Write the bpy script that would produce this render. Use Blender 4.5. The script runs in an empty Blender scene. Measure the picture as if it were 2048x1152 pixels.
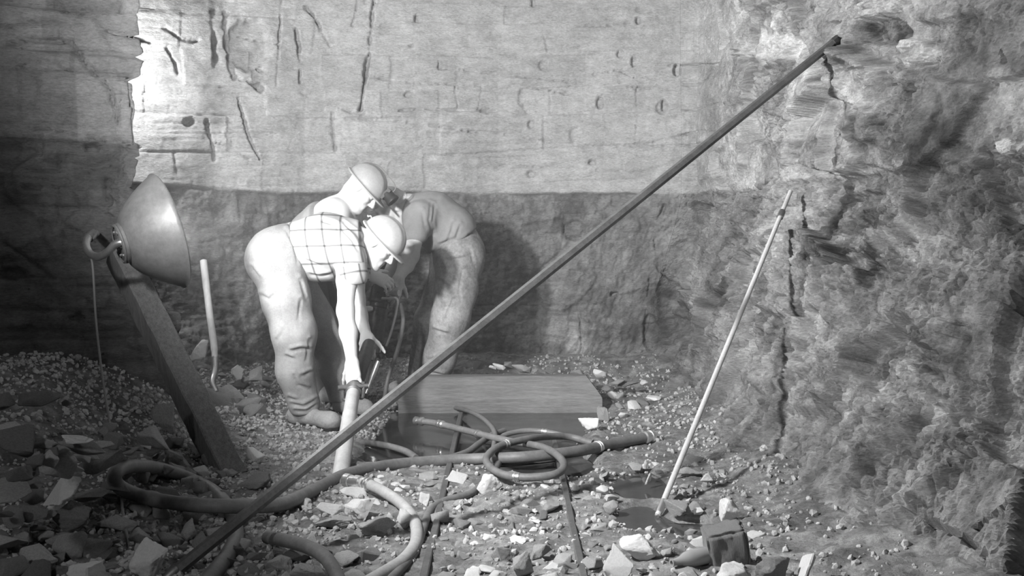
import bpy, bmesh, math, random
import numpy as np
from mathutils import Vector, Matrix
random.seed(7)
SC = bpy.context.scene
COL = SC.collection

# ------------------------------------------------------------------ camera, world, fill lights, exposure
F = 2196.0; CAMZ = 1.03; PITCH = math.atan((576 - 471) / F)
cam_d = bpy.data.cameras.new('camera'); cam = bpy.data.objects.new('camera', cam_d); COL.objects.link(cam)
cam.location = (0, 0, CAMZ); cam.rotation_euler = (math.pi / 2 - PITCH, 0, 0)
cam_d.sensor_width = 36; cam_d.lens = 36 * F / 2048; cam_d.clip_start = 0.05; cam_d.clip_end = 60
SC.camera = cam
SC.view_settings.view_transform = 'Standard'; SC.view_settings.look = 'None'
SC.view_settings.exposure = 0.0; SC.view_settings.gamma = 1.0; SC.view_settings.use_curve_mapping = False
SC.cycles.use_denoising = True
world = bpy.data.worlds.new('mine_dark'); SC.world = world; world.use_nodes = True
world.node_tree.nodes['Background'].inputs[0].default_value = (0.8, 0.8, 0.8, 1)
world.node_tree.nodes['Background'].inputs[1].default_value = 0.032
def fill_light(name, loc, power, radius, rot=None):
    l = bpy.data.lights.new(name, 'POINT'); l.energy = power; l.shadow_soft_size = radius
    o = bpy.data.objects.new(name, l); o.location = loc; COL.objects.link(o); return o
fill_light('camera_fill', (-1.9, 0.0, 2.0), 95, 0.12)             # added weak fill left of the camera, no source in view
sl = bpy.data.lights.new('wall_fill_spot', 'SPOT'); sl.energy = 1450; sl.shadow_soft_size = .09; sl.spot_size = math.radians(84); sl.spot_blend = 1.0
so = bpy.data.objects.new('wall_fill_spot', sl); so.location = (-1.75, 2.3, 1.95); COL.objects.link(so)   # added unseen spot left of the view, brightens back wall and men
so.rotation_euler = (Vector((.45, 7.3, 2.35)) - so.location).to_track_quat('-Z', 'Y').to_euler()
LAMP_POWER = 10
sl = bpy.data.lights.new('floor_fill_spot', 'SPOT'); sl.energy = 560; sl.shadow_soft_size = .06; sl.spot_size = math.radians(104); sl.spot_blend = .8
so = bpy.data.objects.new('floor_fill_spot', sl); so.location = (-1.25, 2.9, 1.85); COL.objects.link(so)        # another added unseen spot, lower, rakes the floor and the broken wall
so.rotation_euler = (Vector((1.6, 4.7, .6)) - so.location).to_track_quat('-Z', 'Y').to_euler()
fill_light('recess_fill', (-2.50, 6.72, 2.1), 42, 0.08)    # added unseen light behind the left rock pillar, brightens the recess

# ------------------------------------------------------------------ projection helpers (where a seen point stands in the mine)
cp, sp = math.cos(PITCH), math.sin(PITCH)
def ray(px, py):
    x, z = (px - 1024) / F, (576 - py) / F
    return np.array([x, cp + sp * z, -sp + cp * z])
def W(px, py, Y):
    d = ray(px, py); t = Y / d[1]; return np.array([d[0] * t, Y, CAMZ + d[2] * t])
def G(px, py, z=0.0):
    d = ray(px, py); t = (z - CAMZ) / d[2]; return np.array([d[0] * t, d[1] * t, z])
def project(P):
    x, y, z = P[..., 0], P[..., 1], P[..., 2] - CAMZ
    dep = np.maximum(cp * y - sp * z, 0.05); up = sp * y + cp * z
    return 1024 + F * x / dep, 576 - F * up / dep

# ------------------------------------------------------------------ numpy noise
_rs = np.random.RandomState(11)
_perm = np.concatenate([_rs.permutation(256)] * 3)
_g3 = _rs.normal(size=(256, 3)); _g3 /= np.linalg.norm(_g3, axis=1)[:, None]
def perlin(x, y, z=None):
    x = np.asarray(x, float); y = np.asarray(y, float) + 0 * x
    z = (np.zeros_like(x) + 0.37) if z is None else np.asarray(z, float) + 0 * x
    xi, yi, zi = np.floor(x).astype(int), np.floor(y).astype(int), np.floor(z).astype(int)
    xf, yf, zf = x - xi, y - yi, z - zi
    s = lambda t: t * t * t * (t * (t * 6 - 15) + 10)
    u, v, w = s(xf), s(yf), s(zf)
    def gr(dx, dy, dz):
        h = _perm[_perm[_perm[(xi + dx) & 255] + ((yi + dy) & 255)] + ((zi + dz) & 255)]
        g = _g3[h]
        return g[..., 0] * (xf - dx) + g[..., 1] * (yf - dy) + g[..., 2] * (zf - dz)
    L = lambda a, b, t: a + (b - a) * t
    return L(L(L(gr(0,0,0), gr(1,0,0), u), L(gr(0,1,0), gr(1,1,0), u), v),
             L(L(gr(0,0,1), gr(1,0,1), u), L(gr(0,1,1), gr(1,1,1), u), v), w)
def fbm(x, y, z=None, o=4, gain=.5):
    t = 0; a = 1; f = 1
    for i in range(o):
        t = t + a * perlin(x * f + 7.1 * i, y * f + 3.3 * i, None if z is None else z * f); a *= gain; f *= 2.03
    return t
def hsh(i, j, k=0):
    h = np.sin(i * 127.1 + j * 311.7 + k * 74.7) * 43758.5453
    return h - np.floor(h)
def worley(x, y, k=0):
    xi, yi = np.floor(x), np.floor(y)
    f1 = np.full(x.shape, 9.); f2 = np.full(x.shape, 9.); ci = np.zeros_like(x); cj = np.zeros_like(x); lx = np.zeros_like(x); ly = np.zeros_like(x)
    for dx in (-1, 0, 1):
        for dy in (-1, 0, 1):
            i, j = xi + dx, yi + dy
            vx = x - (i + .1 + .8 * hsh(i, j, k)); vy = y - (j + .1 + .8 * hsh(i, j, k + 5))
            d = np.sqrt(vx * vx + vy * vy)
            m = d < f1
            f2 = np.where(m, f1, np.minimum(f2, d))
            ci = np.where(m, i, ci); cj = np.where(m, j, cj); lx = np.where(m, vx, lx); ly = np.where(m, vy, ly)
            f1 = np.where(m, d, f1)
    return f1, f2, ci, cj, lx, ly
def sst(a, b, x):
    t = np.clip((x - a) / (b - a), 0, 1); return t * t * (3 - 2 * t)
def segdist(px, py, pts):
    d = np.full(px.shape, 1e9)
    for (x0, y0), (x1, y1) in zip(pts[:-1], pts[1:]):
        bx, by = x1 - x0, y1 - y0; l2 = bx * bx + by * by + 1e-9
        t = np.clip(((px - x0) * bx + (py - y0) * by) / l2, 0, 1)
        d = np.minimum(d, np.hypot(px - x0 - t * bx, py - y0 - t * by))
    return d

# ------------------------------------------------------------------ mesh helpers
def mesh_from(name, V, Fc, mat, parent=None, smooth=True, attrs=None):
    me = bpy.data.meshes.new(name); me.from_pydata([tuple(v) for v in V] if not isinstance(V, np.ndarray) else V.tolist(), [], Fc.tolist() if isinstance(Fc, np.ndarray) else Fc)
    for k, a in (attrs or {}).items():
        at = me.attributes.new(k, 'FLOAT', 'POINT'); at.data.foreach_set('value', np.asarray(a, np.float32).ravel())
    if smooth: me.polygons.foreach_set('use_smooth', [True] * len(me.polygons))
    me.update()
    return link(name, me, mat, parent)
def link(name, me, mat, parent=None):
    if mat is not None and len(me.materials) == 0: me.materials.append(mat)
    o = bpy.data.objects.new(name, me); COL.objects.link(o)
    if parent is not None: o.parent = parent; o.matrix_parent_inverse = Matrix.Translation(parent.location).inverted() if parent.location.length else Matrix()
    return o
def empty(name, loc=(0, 0, 0)):
    o = bpy.data.objects.new(name, None); o.location = loc; o.empty_display_size = .1; COL.objects.link(o); return o
def tag(o, label, cat, group=None, kind=None):
    o['label'] = label; o['category'] = cat
    if group: o['group'] = group
    if kind: o['kind'] = kind
    return o
def struct(o, label, cat): o['kind'] = 'structure'; o['label'] = label; o['category'] = cat; return o
def grid_faces(nu, nv):
    i = np.arange((nu - 1) * (nv - 1)); a = (i // (nv - 1)) * nv + i % (nv - 1)
    return np.stack([a, a + nv, a + nv + 1, a + 1], 1)
class MB:
    """collects sub-shapes of ONE object"""
    def __init__(s): s.V = []; s.F = []
    def add(s, V, Fc):
        n = len(s.V); s.V += [tuple(v) for v in V]; s.F += [tuple(int(i) + n for i in f) for f in Fc]; return s
    def tube(s, pts, r, seg=14, cap=True):
        pts = [np.array(p, float) for p in pts]; n = len(pts); rs = r if hasattr(r, '__len__') else [r] * n
        T = [pts[min(i + 1, n - 1)] - pts[max(i - 1, 0)] for i in range(n)]; T = [t / (np.linalg.norm(t) + 1e-12) for t in T]
        up = np.array([0, 0, 1.]) if abs(T[0][2]) < .9 else np.array([1., 0, 0])
        N = np.cross(T[0], up); N /= np.linalg.norm(N); V = []; Fc = []
        for i in range(n):
            N = N - T[i] * np.dot(N, T[i]); N /= np.linalg.norm(N); B = np.cross(T[i], N)
            for k in range(seg):
                a = 2 * math.pi * k / seg; V.append(pts[i] + rs[i] * (math.cos(a) * N + math.sin(a) * B))
        for i in range(n - 1):
            for k in range(seg):
                Fc.append((i * seg + k, i * seg + (k + 1) % seg, (i + 1) * seg + (k + 1) % seg, (i + 1) * seg + k))
        if cap: Fc.append(tuple(range(seg - 1, -1, -1))); Fc.append(tuple((n - 1) * seg + k for k in range(seg)))
        return s.add(V, Fc)
    def lathe(s, prof, o, ax, seg=40, ref=None):
        """prof: (distance along axis, radius)"""
        ax = np.array(ax, float); ax /= np.linalg.norm(ax); r0 = np.array([0, 0, 1.]) if abs(ax[2]) < .9 else np.array([1., 0, 0])
        N = np.cross(ax, r0); N /= np.linalg.norm(N); B = np.cross(ax, N); V = []; Fc = []
        for (d, r) in prof:
            for k in range(seg):
                a = 2 * math.pi * k / seg; V.append(np.array(o) + ax * d + r * (math.cos(a) * N + math.sin(a) * B))
        for i in range(len(prof) - 1):
            for k in range(seg): Fc.append((i * seg + k, i * seg + (k + 1) % seg, (i + 1) * seg + (k + 1) % seg, (i + 1) * seg + k))
        return s.add(V, Fc)
    def box(s, c, ux, uy, uz):
        c, ux, uy, uz = [np.array(q, float) for q in (c, ux, uy, uz)]
        V = [c + a * ux + b * uy + d * uz for a in (-1, 1) for b in (-1, 1) for d in (-1, 1)]
        return s.add(V, [(0,1,3,2),(4,6,7,5),(0,4,5,1),(2,3,7,6),(0,2,6,4),(1,5,7,3)])
    def build(s, name, mat, parent=None, smooth=True, bevel=0, sharp=40):
        me = bpy.data.meshes.new(name); me.from_pydata(s.V, [], s.F); me.update()
        bm = bmesh.new(); bm.from_mesh(me); bmesh.ops.recalc_face_normals(bm, faces=bm.faces)
        if bevel: bmesh.ops.bevel(bm, geom=[e for e in bm.edges if len(e.link_faces) == 2 and e.calc_face_angle() > .6], offset=bevel, segments=2, profile=.6, affect='EDGES')
        for f in bm.faces: f.smooth = smooth
        for e in bm.edges:
            if len(e.link_faces) == 2 and e.calc_face_angle() > math.radians(sharp): e.smooth = False
        bm.to_mesh(me); bm.free()
        return link(name, me, mat, parent)
def spline(pts, n=10):
    P = [np.array(p, float) for p in pts]; P = [2 * P[0] - P[1]] + P + [2 * P[-1] - P[-2]]; out = []
    for i in range(1, len(P) - 2):
        for k in range(n):
            t = k / n; a, b, c, d = P[i - 1], P[i], P[i + 1], P[i + 2]
            out.append(.5 * ((2 * b) + (c - a) * t + (2 * a - 5 * b + 4 * c - d) * t * t + (3 * b - a - 3 * c + d) * t ** 3))
    out.append(P[-2]); return out

# ------------------------------------------------------------------ materials (all neutral: the photograph is black and white)
def g(v): return (v, v, v, 1)
def new_mat(name, col=.5, rough=.8, metal=0., spec=.3):
    m = bpy.data.materials.new(name); m.use_nodes = True; b = m.node_tree.nodes['Principled BSDF']
    b.inputs['Base Color'].default_value = g(col); b.inputs['Roughness'].default_value = rough; b.inputs['Metallic'].default_value = metal
    b.inputs['Specular IOR Level'].default_value = spec
    return m
def nodes(m): return m.node_tree.nodes, m.node_tree.links, m.node_tree.nodes['Principled BSDF']
def N(nt, t, **kw):
    n = nt.new(t)
    for k, v in kw.items():
        if k.startswith('i_'): n.inputs[k[2:].replace('_', ' ')].default_value = v
        else: setattr(n, k, v)
    return n
def noise_mat(name, lo, hi, scale=8., rough=.85, bump=.4, dist=.01, stretch=(1, 1, 1), detail=8, metal=0., spec=.25, attr=None, fine=90., fine_amt=.5, ramp=(.32, .68), cells=0., cell_scale=40., objrand=0.):
    m = new_mat(name, .5, rough, metal, spec); nt, lk, b = nodes(m)
    tc = N(nt, 'ShaderNodeTexCoord'); mp = N(nt, 'ShaderNodeMapping'); mp.inputs['Scale'].default_value = stretch
    lk.new(tc.outputs['Object'], mp.inputs['Vector'])
    n1 = N(nt, 'ShaderNodeTexNoise', i_Scale=scale, i_Detail=detail, i_Roughness=.62); lk.new(mp.outputs[0], n1.inputs['Vector'])
    n2 = N(nt, 'ShaderNodeTexNoise', i_Scale=fine, i_Detail=6, i_Roughness=.75); lk.new(mp.outputs[0], n2.inputs['Vector'])
    mx = N(nt, 'ShaderNodeMix'); mx.data_type = 'FLOAT'; mx.inputs[0].default_value = fine_amt
    lk.new(n1.outputs[0], mx.inputs[2]); lk.new(n2.outputs[0], mx.inputs[3])
    if cells:
        vo = N(nt, 'ShaderNodeTexVoronoi', i_Scale=cell_scale); wv = N(nt, 'ShaderNodeVectorMath', operation='ADD'); nw = N(nt, 'ShaderNodeTexNoise', i_Scale=cell_scale * .5, i_Detail=3); sc_ = N(nt, 'ShaderNodeVectorMath', operation='SCALE'); sc_.inputs['Scale'].default_value = 1.2 / cell_scale
        lk.new(mp.outputs[0], nw.inputs['Vector']); lk.new(nw.outputs['Color'], sc_.inputs[0]); lk.new(mp.outputs[0], wv.inputs[0]); lk.new(sc_.outputs[0], wv.inputs[1]); lk.new(wv.outputs[0], vo.inputs['Vector'])
        vs = N(nt, 'ShaderNodeSeparateColor'); lk.new(vo.outputs['Color'], vs.inputs[0]); m2 = N(nt, 'ShaderNodeMix'); m2.data_type = 'FLOAT'; m2.inputs[0].default_value = cells
        lk.new(mx.outputs[0], m2.inputs[2]); lk.new(vs.outputs[0], m2.inputs[3]); mx = m2
    r = N(nt, 'ShaderNodeValToRGB'); r.color_ramp.elements[0].position = ramp[0]; r.color_ramp.elements[1].position = ramp[1]
    r.color_ramp.elements[0].color = g(lo); r.color_ramp.elements[1].color = g(hi); lk.new(mx.outputs[0], r.inputs[0])
    out = r.outputs[0]
    if attr or objrand:
        mul = N(nt, 'ShaderNodeMix'); mul.data_type = 'RGBA'; mul.blend_type = 'MULTIPLY'; mul.inputs[0].default_value = 1
        lk.new(out, mul.inputs[6])
        if attr:
            at = N(nt, 'ShaderNodeAttribute', attribute_name=attr); lk.new(at.outputs['Fac'], mul.inputs[7])
        else:
            oi = N(nt, 'ShaderNodeObjectInfo'); mr = N(nt, 'ShaderNodeMapRange'); mr.inputs[3].default_value = 1 - objrand; mr.inputs[4].default_value = 1 + objrand
            lk.new(oi.outputs['Random'], mr.inputs[0]); lk.new(mr.outputs[0], mul.inputs[7])
        out = mul.outputs[2]
    lk.new(out, b.inputs['Base Color'])
    bp = N(nt, 'ShaderNodeBump', i_Strength=bump, i_Distance=dist); lk.new(mx.outputs[0], bp.inputs['Height'])
    lk.new(bp.outputs[0], b.inputs['Normal'])
    return m
M = {}
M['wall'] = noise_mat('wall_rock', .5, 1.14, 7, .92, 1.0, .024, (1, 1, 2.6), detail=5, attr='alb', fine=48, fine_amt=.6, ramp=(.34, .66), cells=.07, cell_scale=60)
M['wall_rough'] = noise_mat('wall_rough_rock', .35, 1.45, 10, .92, 1.0, .02, (1, 1, 1.3), detail=4, attr='alb', fine=45, fine_amt=.5, ramp=(.34, .66), cells=.1, cell_scale=60)
M['floor'] = noise_mat('floor_mud', .5, 1.2, 9, .8, 1.0, .025, attr='alb', fine=70, fine_amt=.6, ramp=(.36, .64))
M['rock_dark'] = noise_mat('dark_shale', .13, .32, 9, .85, .7, .016, (1, 1, 2), objrand=.35)
M['rock_grey'] = noise_mat('grey_stone', .22, .50, 9, .85, .7, .016, objrand=.3)
M['rock_pale'] = noise_mat('pale_limestone', .68, .92, 8, .85, .7, .016, objrand=.12)
M['rock_streak'] = noise_mat('streaked_stone', .16, .5, 14, .8, .9, .015, (2.5, 2.5, .35))
M['gravel'] = noise_mat('gravel_stone', .16, .55, 5, .9, .6, .01, fine=20)
M['timber'] = noise_mat('weathered_timber', .07, .20, 10, .8, .7, .008, (6, 6, .5), fine=40)
M['timber_wet'] = noise_mat('wet_timber', .10, .24, 10, .55, .6, .006, (.5, 6, 6), fine=40)
M['handle_wood'] = noise_mat('pale_handle_wood', .5, .7, 10, .6, .3, .004, (5, 5, .5))
M['steel_dark'] = noise_mat('dark_steel', .05, .13, 20, .45, .3, .003, metal=.6, spec=.5)
M['steel'] = noise_mat('worn_steel', .12, .28, 14, .42, .3, .003, metal=.7, spec=.5)
M['steel_bright'] = noise_mat('bright_steel', .55, .8, 14, .3, .2, .002, metal=.9, spec=.5)
M['pole'] = noise_mat('pale_pole', .4, .62, 12, .55, .3, .003, spec=.4)
M['bowl_out'] = noise_mat('reflector_outside', .13, .26, 6, .42, .25, .003, metal=.35, spec=.5, fine=30)
M['bowl_in'] = new_mat('reflector_enamel', .85, .4)
M['rubber'] = noise_mat('hose_rubber', .10, .20, 16, .5, .35, .004, spec=.4, fine=60)
M['rubber_pale'] = noise_mat('muddy_hose_rubber', .26, .45, 16, .6, .4, .004, spec=.3, fine=60)
M['wire'] = new_mat('wire_black', .16, .6)
M['skin'] = noise_mat('skin', .60, .70, 12, .55, .15, .003, spec=.35)
M['skin_dusty'] = noise_mat('dusty_skin', .42, .54, 12, .6, .15, .003, spec=.3)
M['jeans'] = noise_mat('dusty_trousers', .20, .42, 7, .9, .5, .010, fine=120, fine_amt=.35)
M['trousers_dark'] = noise_mat('dark_trousers', .10, .2, 7, .9, .5, .006, fine=120, fine_amt=.35)
M['trousers_c'] = noise_mat('muddy_trousers', .08, .42, 6, .85, .5, .010, fine=60, fine_amt=.4)
M['shirt_dark'] = noise_mat('grey_work_shirt', .17, .3, 6, .9, .4, .005, fine=120, fine_amt=.3)
M['vest'] = noise_mat('undershirt', .26, .4, 8, .9, .3, .004)
M['boot'] = noise_mat('muddy_boot', .2, .42, 12, .7, .5, .006)
M['hat'] = noise_mat('hard_hat_shell', .25, .38, 10, .5, .15, .002, spec=.4)
M['hat_pale'] = noise_mat('pale_hard_hat_shell', .3, .42, 10, .45, .15, .002, spec=.4)
M['hair'] = noise_mat('fair_hair', .5, .72, 60, .8, .8, .006)
M['black'] = new_mat('black_paint', .03, .5)
def plaid_mat():
    m = new_mat('plaid_shirt_cloth', .7, .9); nt, lk, b = nodes(m); prev = None
    for nm in ('pu', 'pv'):
        a = N(nt, 'ShaderNodeAttribute', attribute_name=nm); fr = N(nt, 'ShaderNodeMath', operation='FRACT'); lk.new(a.outputs['Fac'], fr.inputs[0])
        sb = N(nt, 'ShaderNodeMath', operation='SUBTRACT'); lk.new(fr.outputs[0], sb.inputs[0]); sb.inputs[1].default_value = .5
        ab = N(nt, 'ShaderNodeMath', operation='ABSOLUTE'); lk.new(sb.outputs[0], ab.inputs[0])
        mr = N(nt, 'ShaderNodeMapRange'); lk.new(ab.outputs[0], mr.inputs[0]); mr.inputs[1].default_value = .03; mr.inputs[2].default_value = .075; mr.inputs[3].default_value = .36; mr.inputs[4].default_value = 1
        if prev is None: prev = mr.outputs[0]
        else:
            mm = N(nt, 'ShaderNodeMath', operation='MULTIPLY'); lk.new(prev, mm.inputs[0]); lk.new(mr.outputs[0], mm.inputs[1]); prev = mm.outputs[0]
    mu = N(nt, 'ShaderNodeMath', operation='MULTIPLY'); lk.new(prev, mu.inputs[0]); mu.inputs[1].default_value = .48
    cb = N(nt, 'ShaderNodeCombineColor'); [lk.new(mu.outputs[0], cb.inputs[i]) for i in range(3)]
    lk.new(cb.outputs[0], b.inputs['Base Color']); return m
M['plaid'] = plaid_mat()
def emis(name, s):
    m = bpy.data.materials.new(name); m.use_nodes = True; nt = m.node_tree; nt.nodes.clear()
    e = nt.nodes.new('ShaderNodeEmission'); e.inputs[1].default_value = s; o = nt.nodes.new('ShaderNodeOutputMaterial'); nt.links.new(e.outputs[0], o.inputs[0]); return m
def glass(name, col, rough=.05):
    m = new_mat(name, col, rough, spec=.5); nt, lk, b = nodes(m); b.inputs['Transmission Weight'].default_value = .9; b.inputs['IOR'].default_value = 1.5; return m
M['bottle'] = glass('bottle_glass', .45, .04); M['bottle'].node_tree.nodes['Principled BSDF'].inputs['Transmission Weight'].default_value = .45
def water_mat():
    m = new_mat('puddle_water', .055, .07, spec=.5); nt, lk, b = nodes(m); b.inputs['IOR'].default_value = 1.33
    tc = N(nt, 'ShaderNodeTexCoord'); n = N(nt, 'ShaderNodeTexNoise', i_Scale=14., i_Detail=3); lk.new(tc.outputs['Object'], n.inputs['Vector'])
    bp = N(nt, 'ShaderNodeBump', i_Strength=.06, i_Distance=.01); lk.new(n.outputs[0], bp.inputs['Height']); lk.new(bp.outputs[0], b.inputs['Normal']); return m
M['water'] = water_mat()

# ------------------------------------------------------------------ floor
PUDDLES = [[(730,905),(765,850),(800,815),(900,800),(1050,806),(1200,812),(1190,840),(1150,880),(1180,930),(1130,950),(980,930),(860,915),(780,925)],
           [(1225,955),(1290,938),(1330,965),(1330,990),(1260,985)], [(1225,1022),(1290,1005),(1350,1035),(1420,1040),(1400,1060),(1290,1050)]]
def smooth_closed(pts, n=8):
    P = [np.array(p, float) for p in pts]; m = len(P); out = []
    for i in range(m):
        a, b, c, d = P[i - 1], P[i], P[(i + 1) % m], P[(i + 2) % m]
        for k in range(n):
            t = k / n; out.append(.5 * ((2 * b) + (c - a) * t + (2 * a - 5 * b + 4 * c - d) * t * t + (3 * b - a - 3 * c + d) * t ** 3))
    return np.array(out)
PUD_W = [smooth_closed([G(*p)[:2] for p in q]) for q in PUDDLES]
def inside(x, y, poly):
    r = np.zeros(x.shape, bool); n = len(poly)
    for i in range(n):
        x0, y0 = poly[i]; x1, y1 = poly[(i + 1) % n]
        c = ((y0 > y) != (y1 > y)) & (x < (x1 - x0) * (y - y0) / (y1 - y0 + 1e-12) + x0); r ^= c
    return r
def base_height(x, y):
    z = .34 * sst(-1.25, -2.3, x) * sst(3.0, 4.6, y) * (1 - sst(5.4, 6.1, y)) + .10 * sst(-.9, -2.2, x)
    z = z + .10 * sst(.75, 1.5, x) + .16 * sst(7.0, 8.0, y)
    z = z + .03 * sst(-1.5, -2.2, x) * sst(5.4, 6.2, y)
    return z + .018 * perlin(x * 1.7, y * 1.7)
def floor_z(x, y, detail=True):
    x = np.asarray(x, float); y = np.asarray(y, float); z = base_height(x, y)
    if detail:
        dep = np.full(x.shape, -1.)
        for q in PUD_W:
            d = segdist(x, y, list(map(tuple, q)) + [tuple(q[0])]); dep = np.maximum(dep, np.where(inside(x, y, q), d, -d))
        k = sst(-.10, .08, dep)
        rough = .022 * fbm(x * 7, y * 7, o=5, gain=.6)
        f1, f2, *_ = worley(x * 22, y * 22); rough = rough + .010 * (1 - np.clip(f1, 0, 1)) * (perlin(x * 4, y * 4) > -.1)
        z = (z + rough) * (1 - k) + k * (-.055 + .3 * rough)
    return z
def build_floor():
    xs = np.arange(-3.6, 2.4, .0125); ys = np.concatenate([np.arange(-1.5, 2.2, .1), np.arange(2.2, 8.6, .0125)])
    X, Y = np.meshgrid(xs, ys, indexing='ij'); x, y = X.ravel(), Y.ravel(); z = floor_z(x, y)
    a = .30 + .10 * perlin(x * 2.3, y * 2.3) + .16 * perlin(x * 9, y * 9)
    f1, f2, ci, cj, *_ = worley(x * 22, y * 22); a = a * (.7 + .7 * hsh(ci, cj, 3))
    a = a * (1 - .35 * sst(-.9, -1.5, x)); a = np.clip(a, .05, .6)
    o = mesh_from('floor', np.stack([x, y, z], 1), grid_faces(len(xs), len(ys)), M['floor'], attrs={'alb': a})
    struct(o, 'muddy rubble strewn mine floor', 'floor')
    for i, q in enumerate(PUD_W):
        c = q.mean(0); qq = c + (q - c) * (1.06 if i == 0 else 1.15)
        V = [(px_, py_, -.020) for px_, py_ in qq] + [(c[0], c[1], -.020)]; n = len(qq)
        w = mesh_from('puddle', V, [(k, (k + 1) % n, n) for k in range(n)], M['water'], smooth=False)
        tag(w, ['large dark puddle under the tangled hoses in front of the timber beam', 'small muddy puddle beside the end of the thick hose', 'shallow puddle around the foot of the pale leaning pole'][i], 'puddle')
build_floor()

# ------------------------------------------------------------------ rock walls: one ribbon of columns, cut into three walls
ZROW = [-.15, .45, 1.3, 3.15]
COLS = [  # four (x, y) per column: z -0.15, 0.45, 1.3, 3.15
    [(-5.4, 4.5)] * 4,
    [(-3.2, 5.1), (-3.2, 5.2), (-3.2, 5.3), (-3.2, 5.25)],
    [(-2.35, 5.3), (-2.4, 5.4), (-2.45, 5.45), (-2.45, 5.4)],
    [(-1.62, 5.45), (-1.68, 5.55), (-1.87, 5.6), (-1.89, 5.55)],
    [(-2.55, 6.0), (-2.7, 6.1), (-2.95, 6.2), (-2.95, 6.2)],
    [(-2.25, 6.9), (-2.4, 7.0), (-2.6, 7.05), (-2.6, 7.1)],
    [(-1.35, 7.65), (-1.4, 7.7), (-1.45, 7.72), (-1.45, 7.72)],
    [(-.1, 8.0), (-.1, 8.05), (-.1, 8.05), (-.1, 8.0)],
    [(.92, 8.0), (1.12, 8.0), (1.35, 8.0), (1.32, 7.95)],
    [(1.02, 6.7), (1.28, 6.75), (1.52, 6.85), (1.56, 6.9)],
    [(1.02, 5.4), (1.32, 5.5), (1.62, 5.65), (1.64, 5.6)],
    [(1.0, 4.4), (1.42, 4.5), (1.76, 4.72), (1.80, 4.7)],
    [(1.05, 3.5), (1.5, 3.65), (1.92, 3.95), (1.98, 4.0)],
    [(1.3, 2.5), (1.8, 2.5), (2.3, 2.7), (2.4, 2.8)],
    [(1.8, .6), (2.2, .6), (2.6, .6), (2.7, .6)]]
CA = np.array(COLS)                                    # col, row, xy
seg = np.linalg.norm(np.diff(CA[:, 2], axis=0), axis=1); UC = np.concatenate([[0], np.cumsum(seg)])
def ribbon(u, z):
    P = np.zeros(u.shape + (2,))
    ci = np.clip(np.searchsorted(UC, u, side='right') - 1, 0, len(UC) - 2); tu = (u - UC[ci]) / (UC[ci + 1] - UC[ci])
    zr = np.array(ZROW); ri = np.clip(np.searchsorted(zr, z, side='right') - 1, 0, 2); tz = np.clip((z - zr[ri]) / (zr[ri + 1] - zr[ri]), 0, 1)
    tz = tz * tz * (3 - 2 * tz) * .5 + tz * .5
    a = CA[ci, ri] * (1 - tu)[..., None] + CA[ci + 1, ri] * tu[..., None]
    b = CA[ci, ri + 1] * (1 - tu)[..., None] + CA[ci + 1, ri + 1] * tu[..., None]
    return a * (1 - tz)[..., None] + b * tz[..., None]
def strata(u, z, th, bw, amp, seed, dip=0., gw=.008, gd=.03, jm=.1):
    rs = np.random.RandomState(seed)
    zw = z + dip * u + .05 * perlin(u * .9, z * .9, 3.3 + seed) + .012 * perlin(u * 5, z * 5)
    ed = np.cumsum(th * (.35 + 1.4 * rs.rand(200))) - 3; i = np.searchsorted(ed, zw)
    d = np.minimum(np.abs(zw - ed[np.clip(i, 0, 199)]), np.abs(zw - ed[np.clip(i - 1, 0, 199)]))
    w = bw * (.5 + 1.2 * rs.rand(202))[i]; uu = u + .04 * perlin(u * 4, z * 4, 1.5) + 9 * rs.rand(202)[i]; bi = np.floor(uu / w)
    t = uu / w - bi; dj = np.minimum(t, 1 - t) * w
    h1, h2, h3 = hsh(i, bi, seed), hsh(i, bi, seed + 1), hsh(i, bi, seed + 2)
    disp = amp * (h1 - .5) * 2 + amp * .7 * (h2 - .5) * (t - .5)
    m = sst(-.25, .15, perlin(u * 1.6, z * 3, 7.7 + seed))
    disp = disp - gd * m * np.exp(-(d / gw) ** 2)
    mj = sst(jm, jm + .2, perlin(u * 2.2, z * 2.2, 2.2 + seed)); disp = disp - gd * mj * np.exp(-(dj / gw) ** 2)
    return disp, h3
def facets(u, z, s, amp, tilt, seed, sx=1.):
    wx = u * s * sx + .35 * perlin(u * s * .8, z * s * .8, 5.); wy = z * s + .35 * perlin(u * s * .8, z * s * .8, 9.)
    f1, f2, ci, cj, lx, ly = worley(wx, wy, seed)
    h = lambda k: hsh(ci, cj, seed + k) - .5
    d = amp * h(11) * 2 + tilt * (h(12) * lx + h(13) * ly) * 2
    for _ in range(2):
        d = (np.pad(d, ((1, 1), (0, 0)), mode='edge')[2:] + np.pad(d, ((1, 1), (0, 0)), mode='edge')[:-2] + 2 * d) / 4; d = (np.pad(d, ((0, 0), (1, 1)), mode='edge')[:, 2:] + np.pad(d, ((0, 0), (1, 1)), mode='edge')[:, :-2] + 2 * d) / 4
    return d - .018 * np.exp(-((f2 - f1) / .05) ** 2), hsh(ci, cj, seed + 14)
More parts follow.
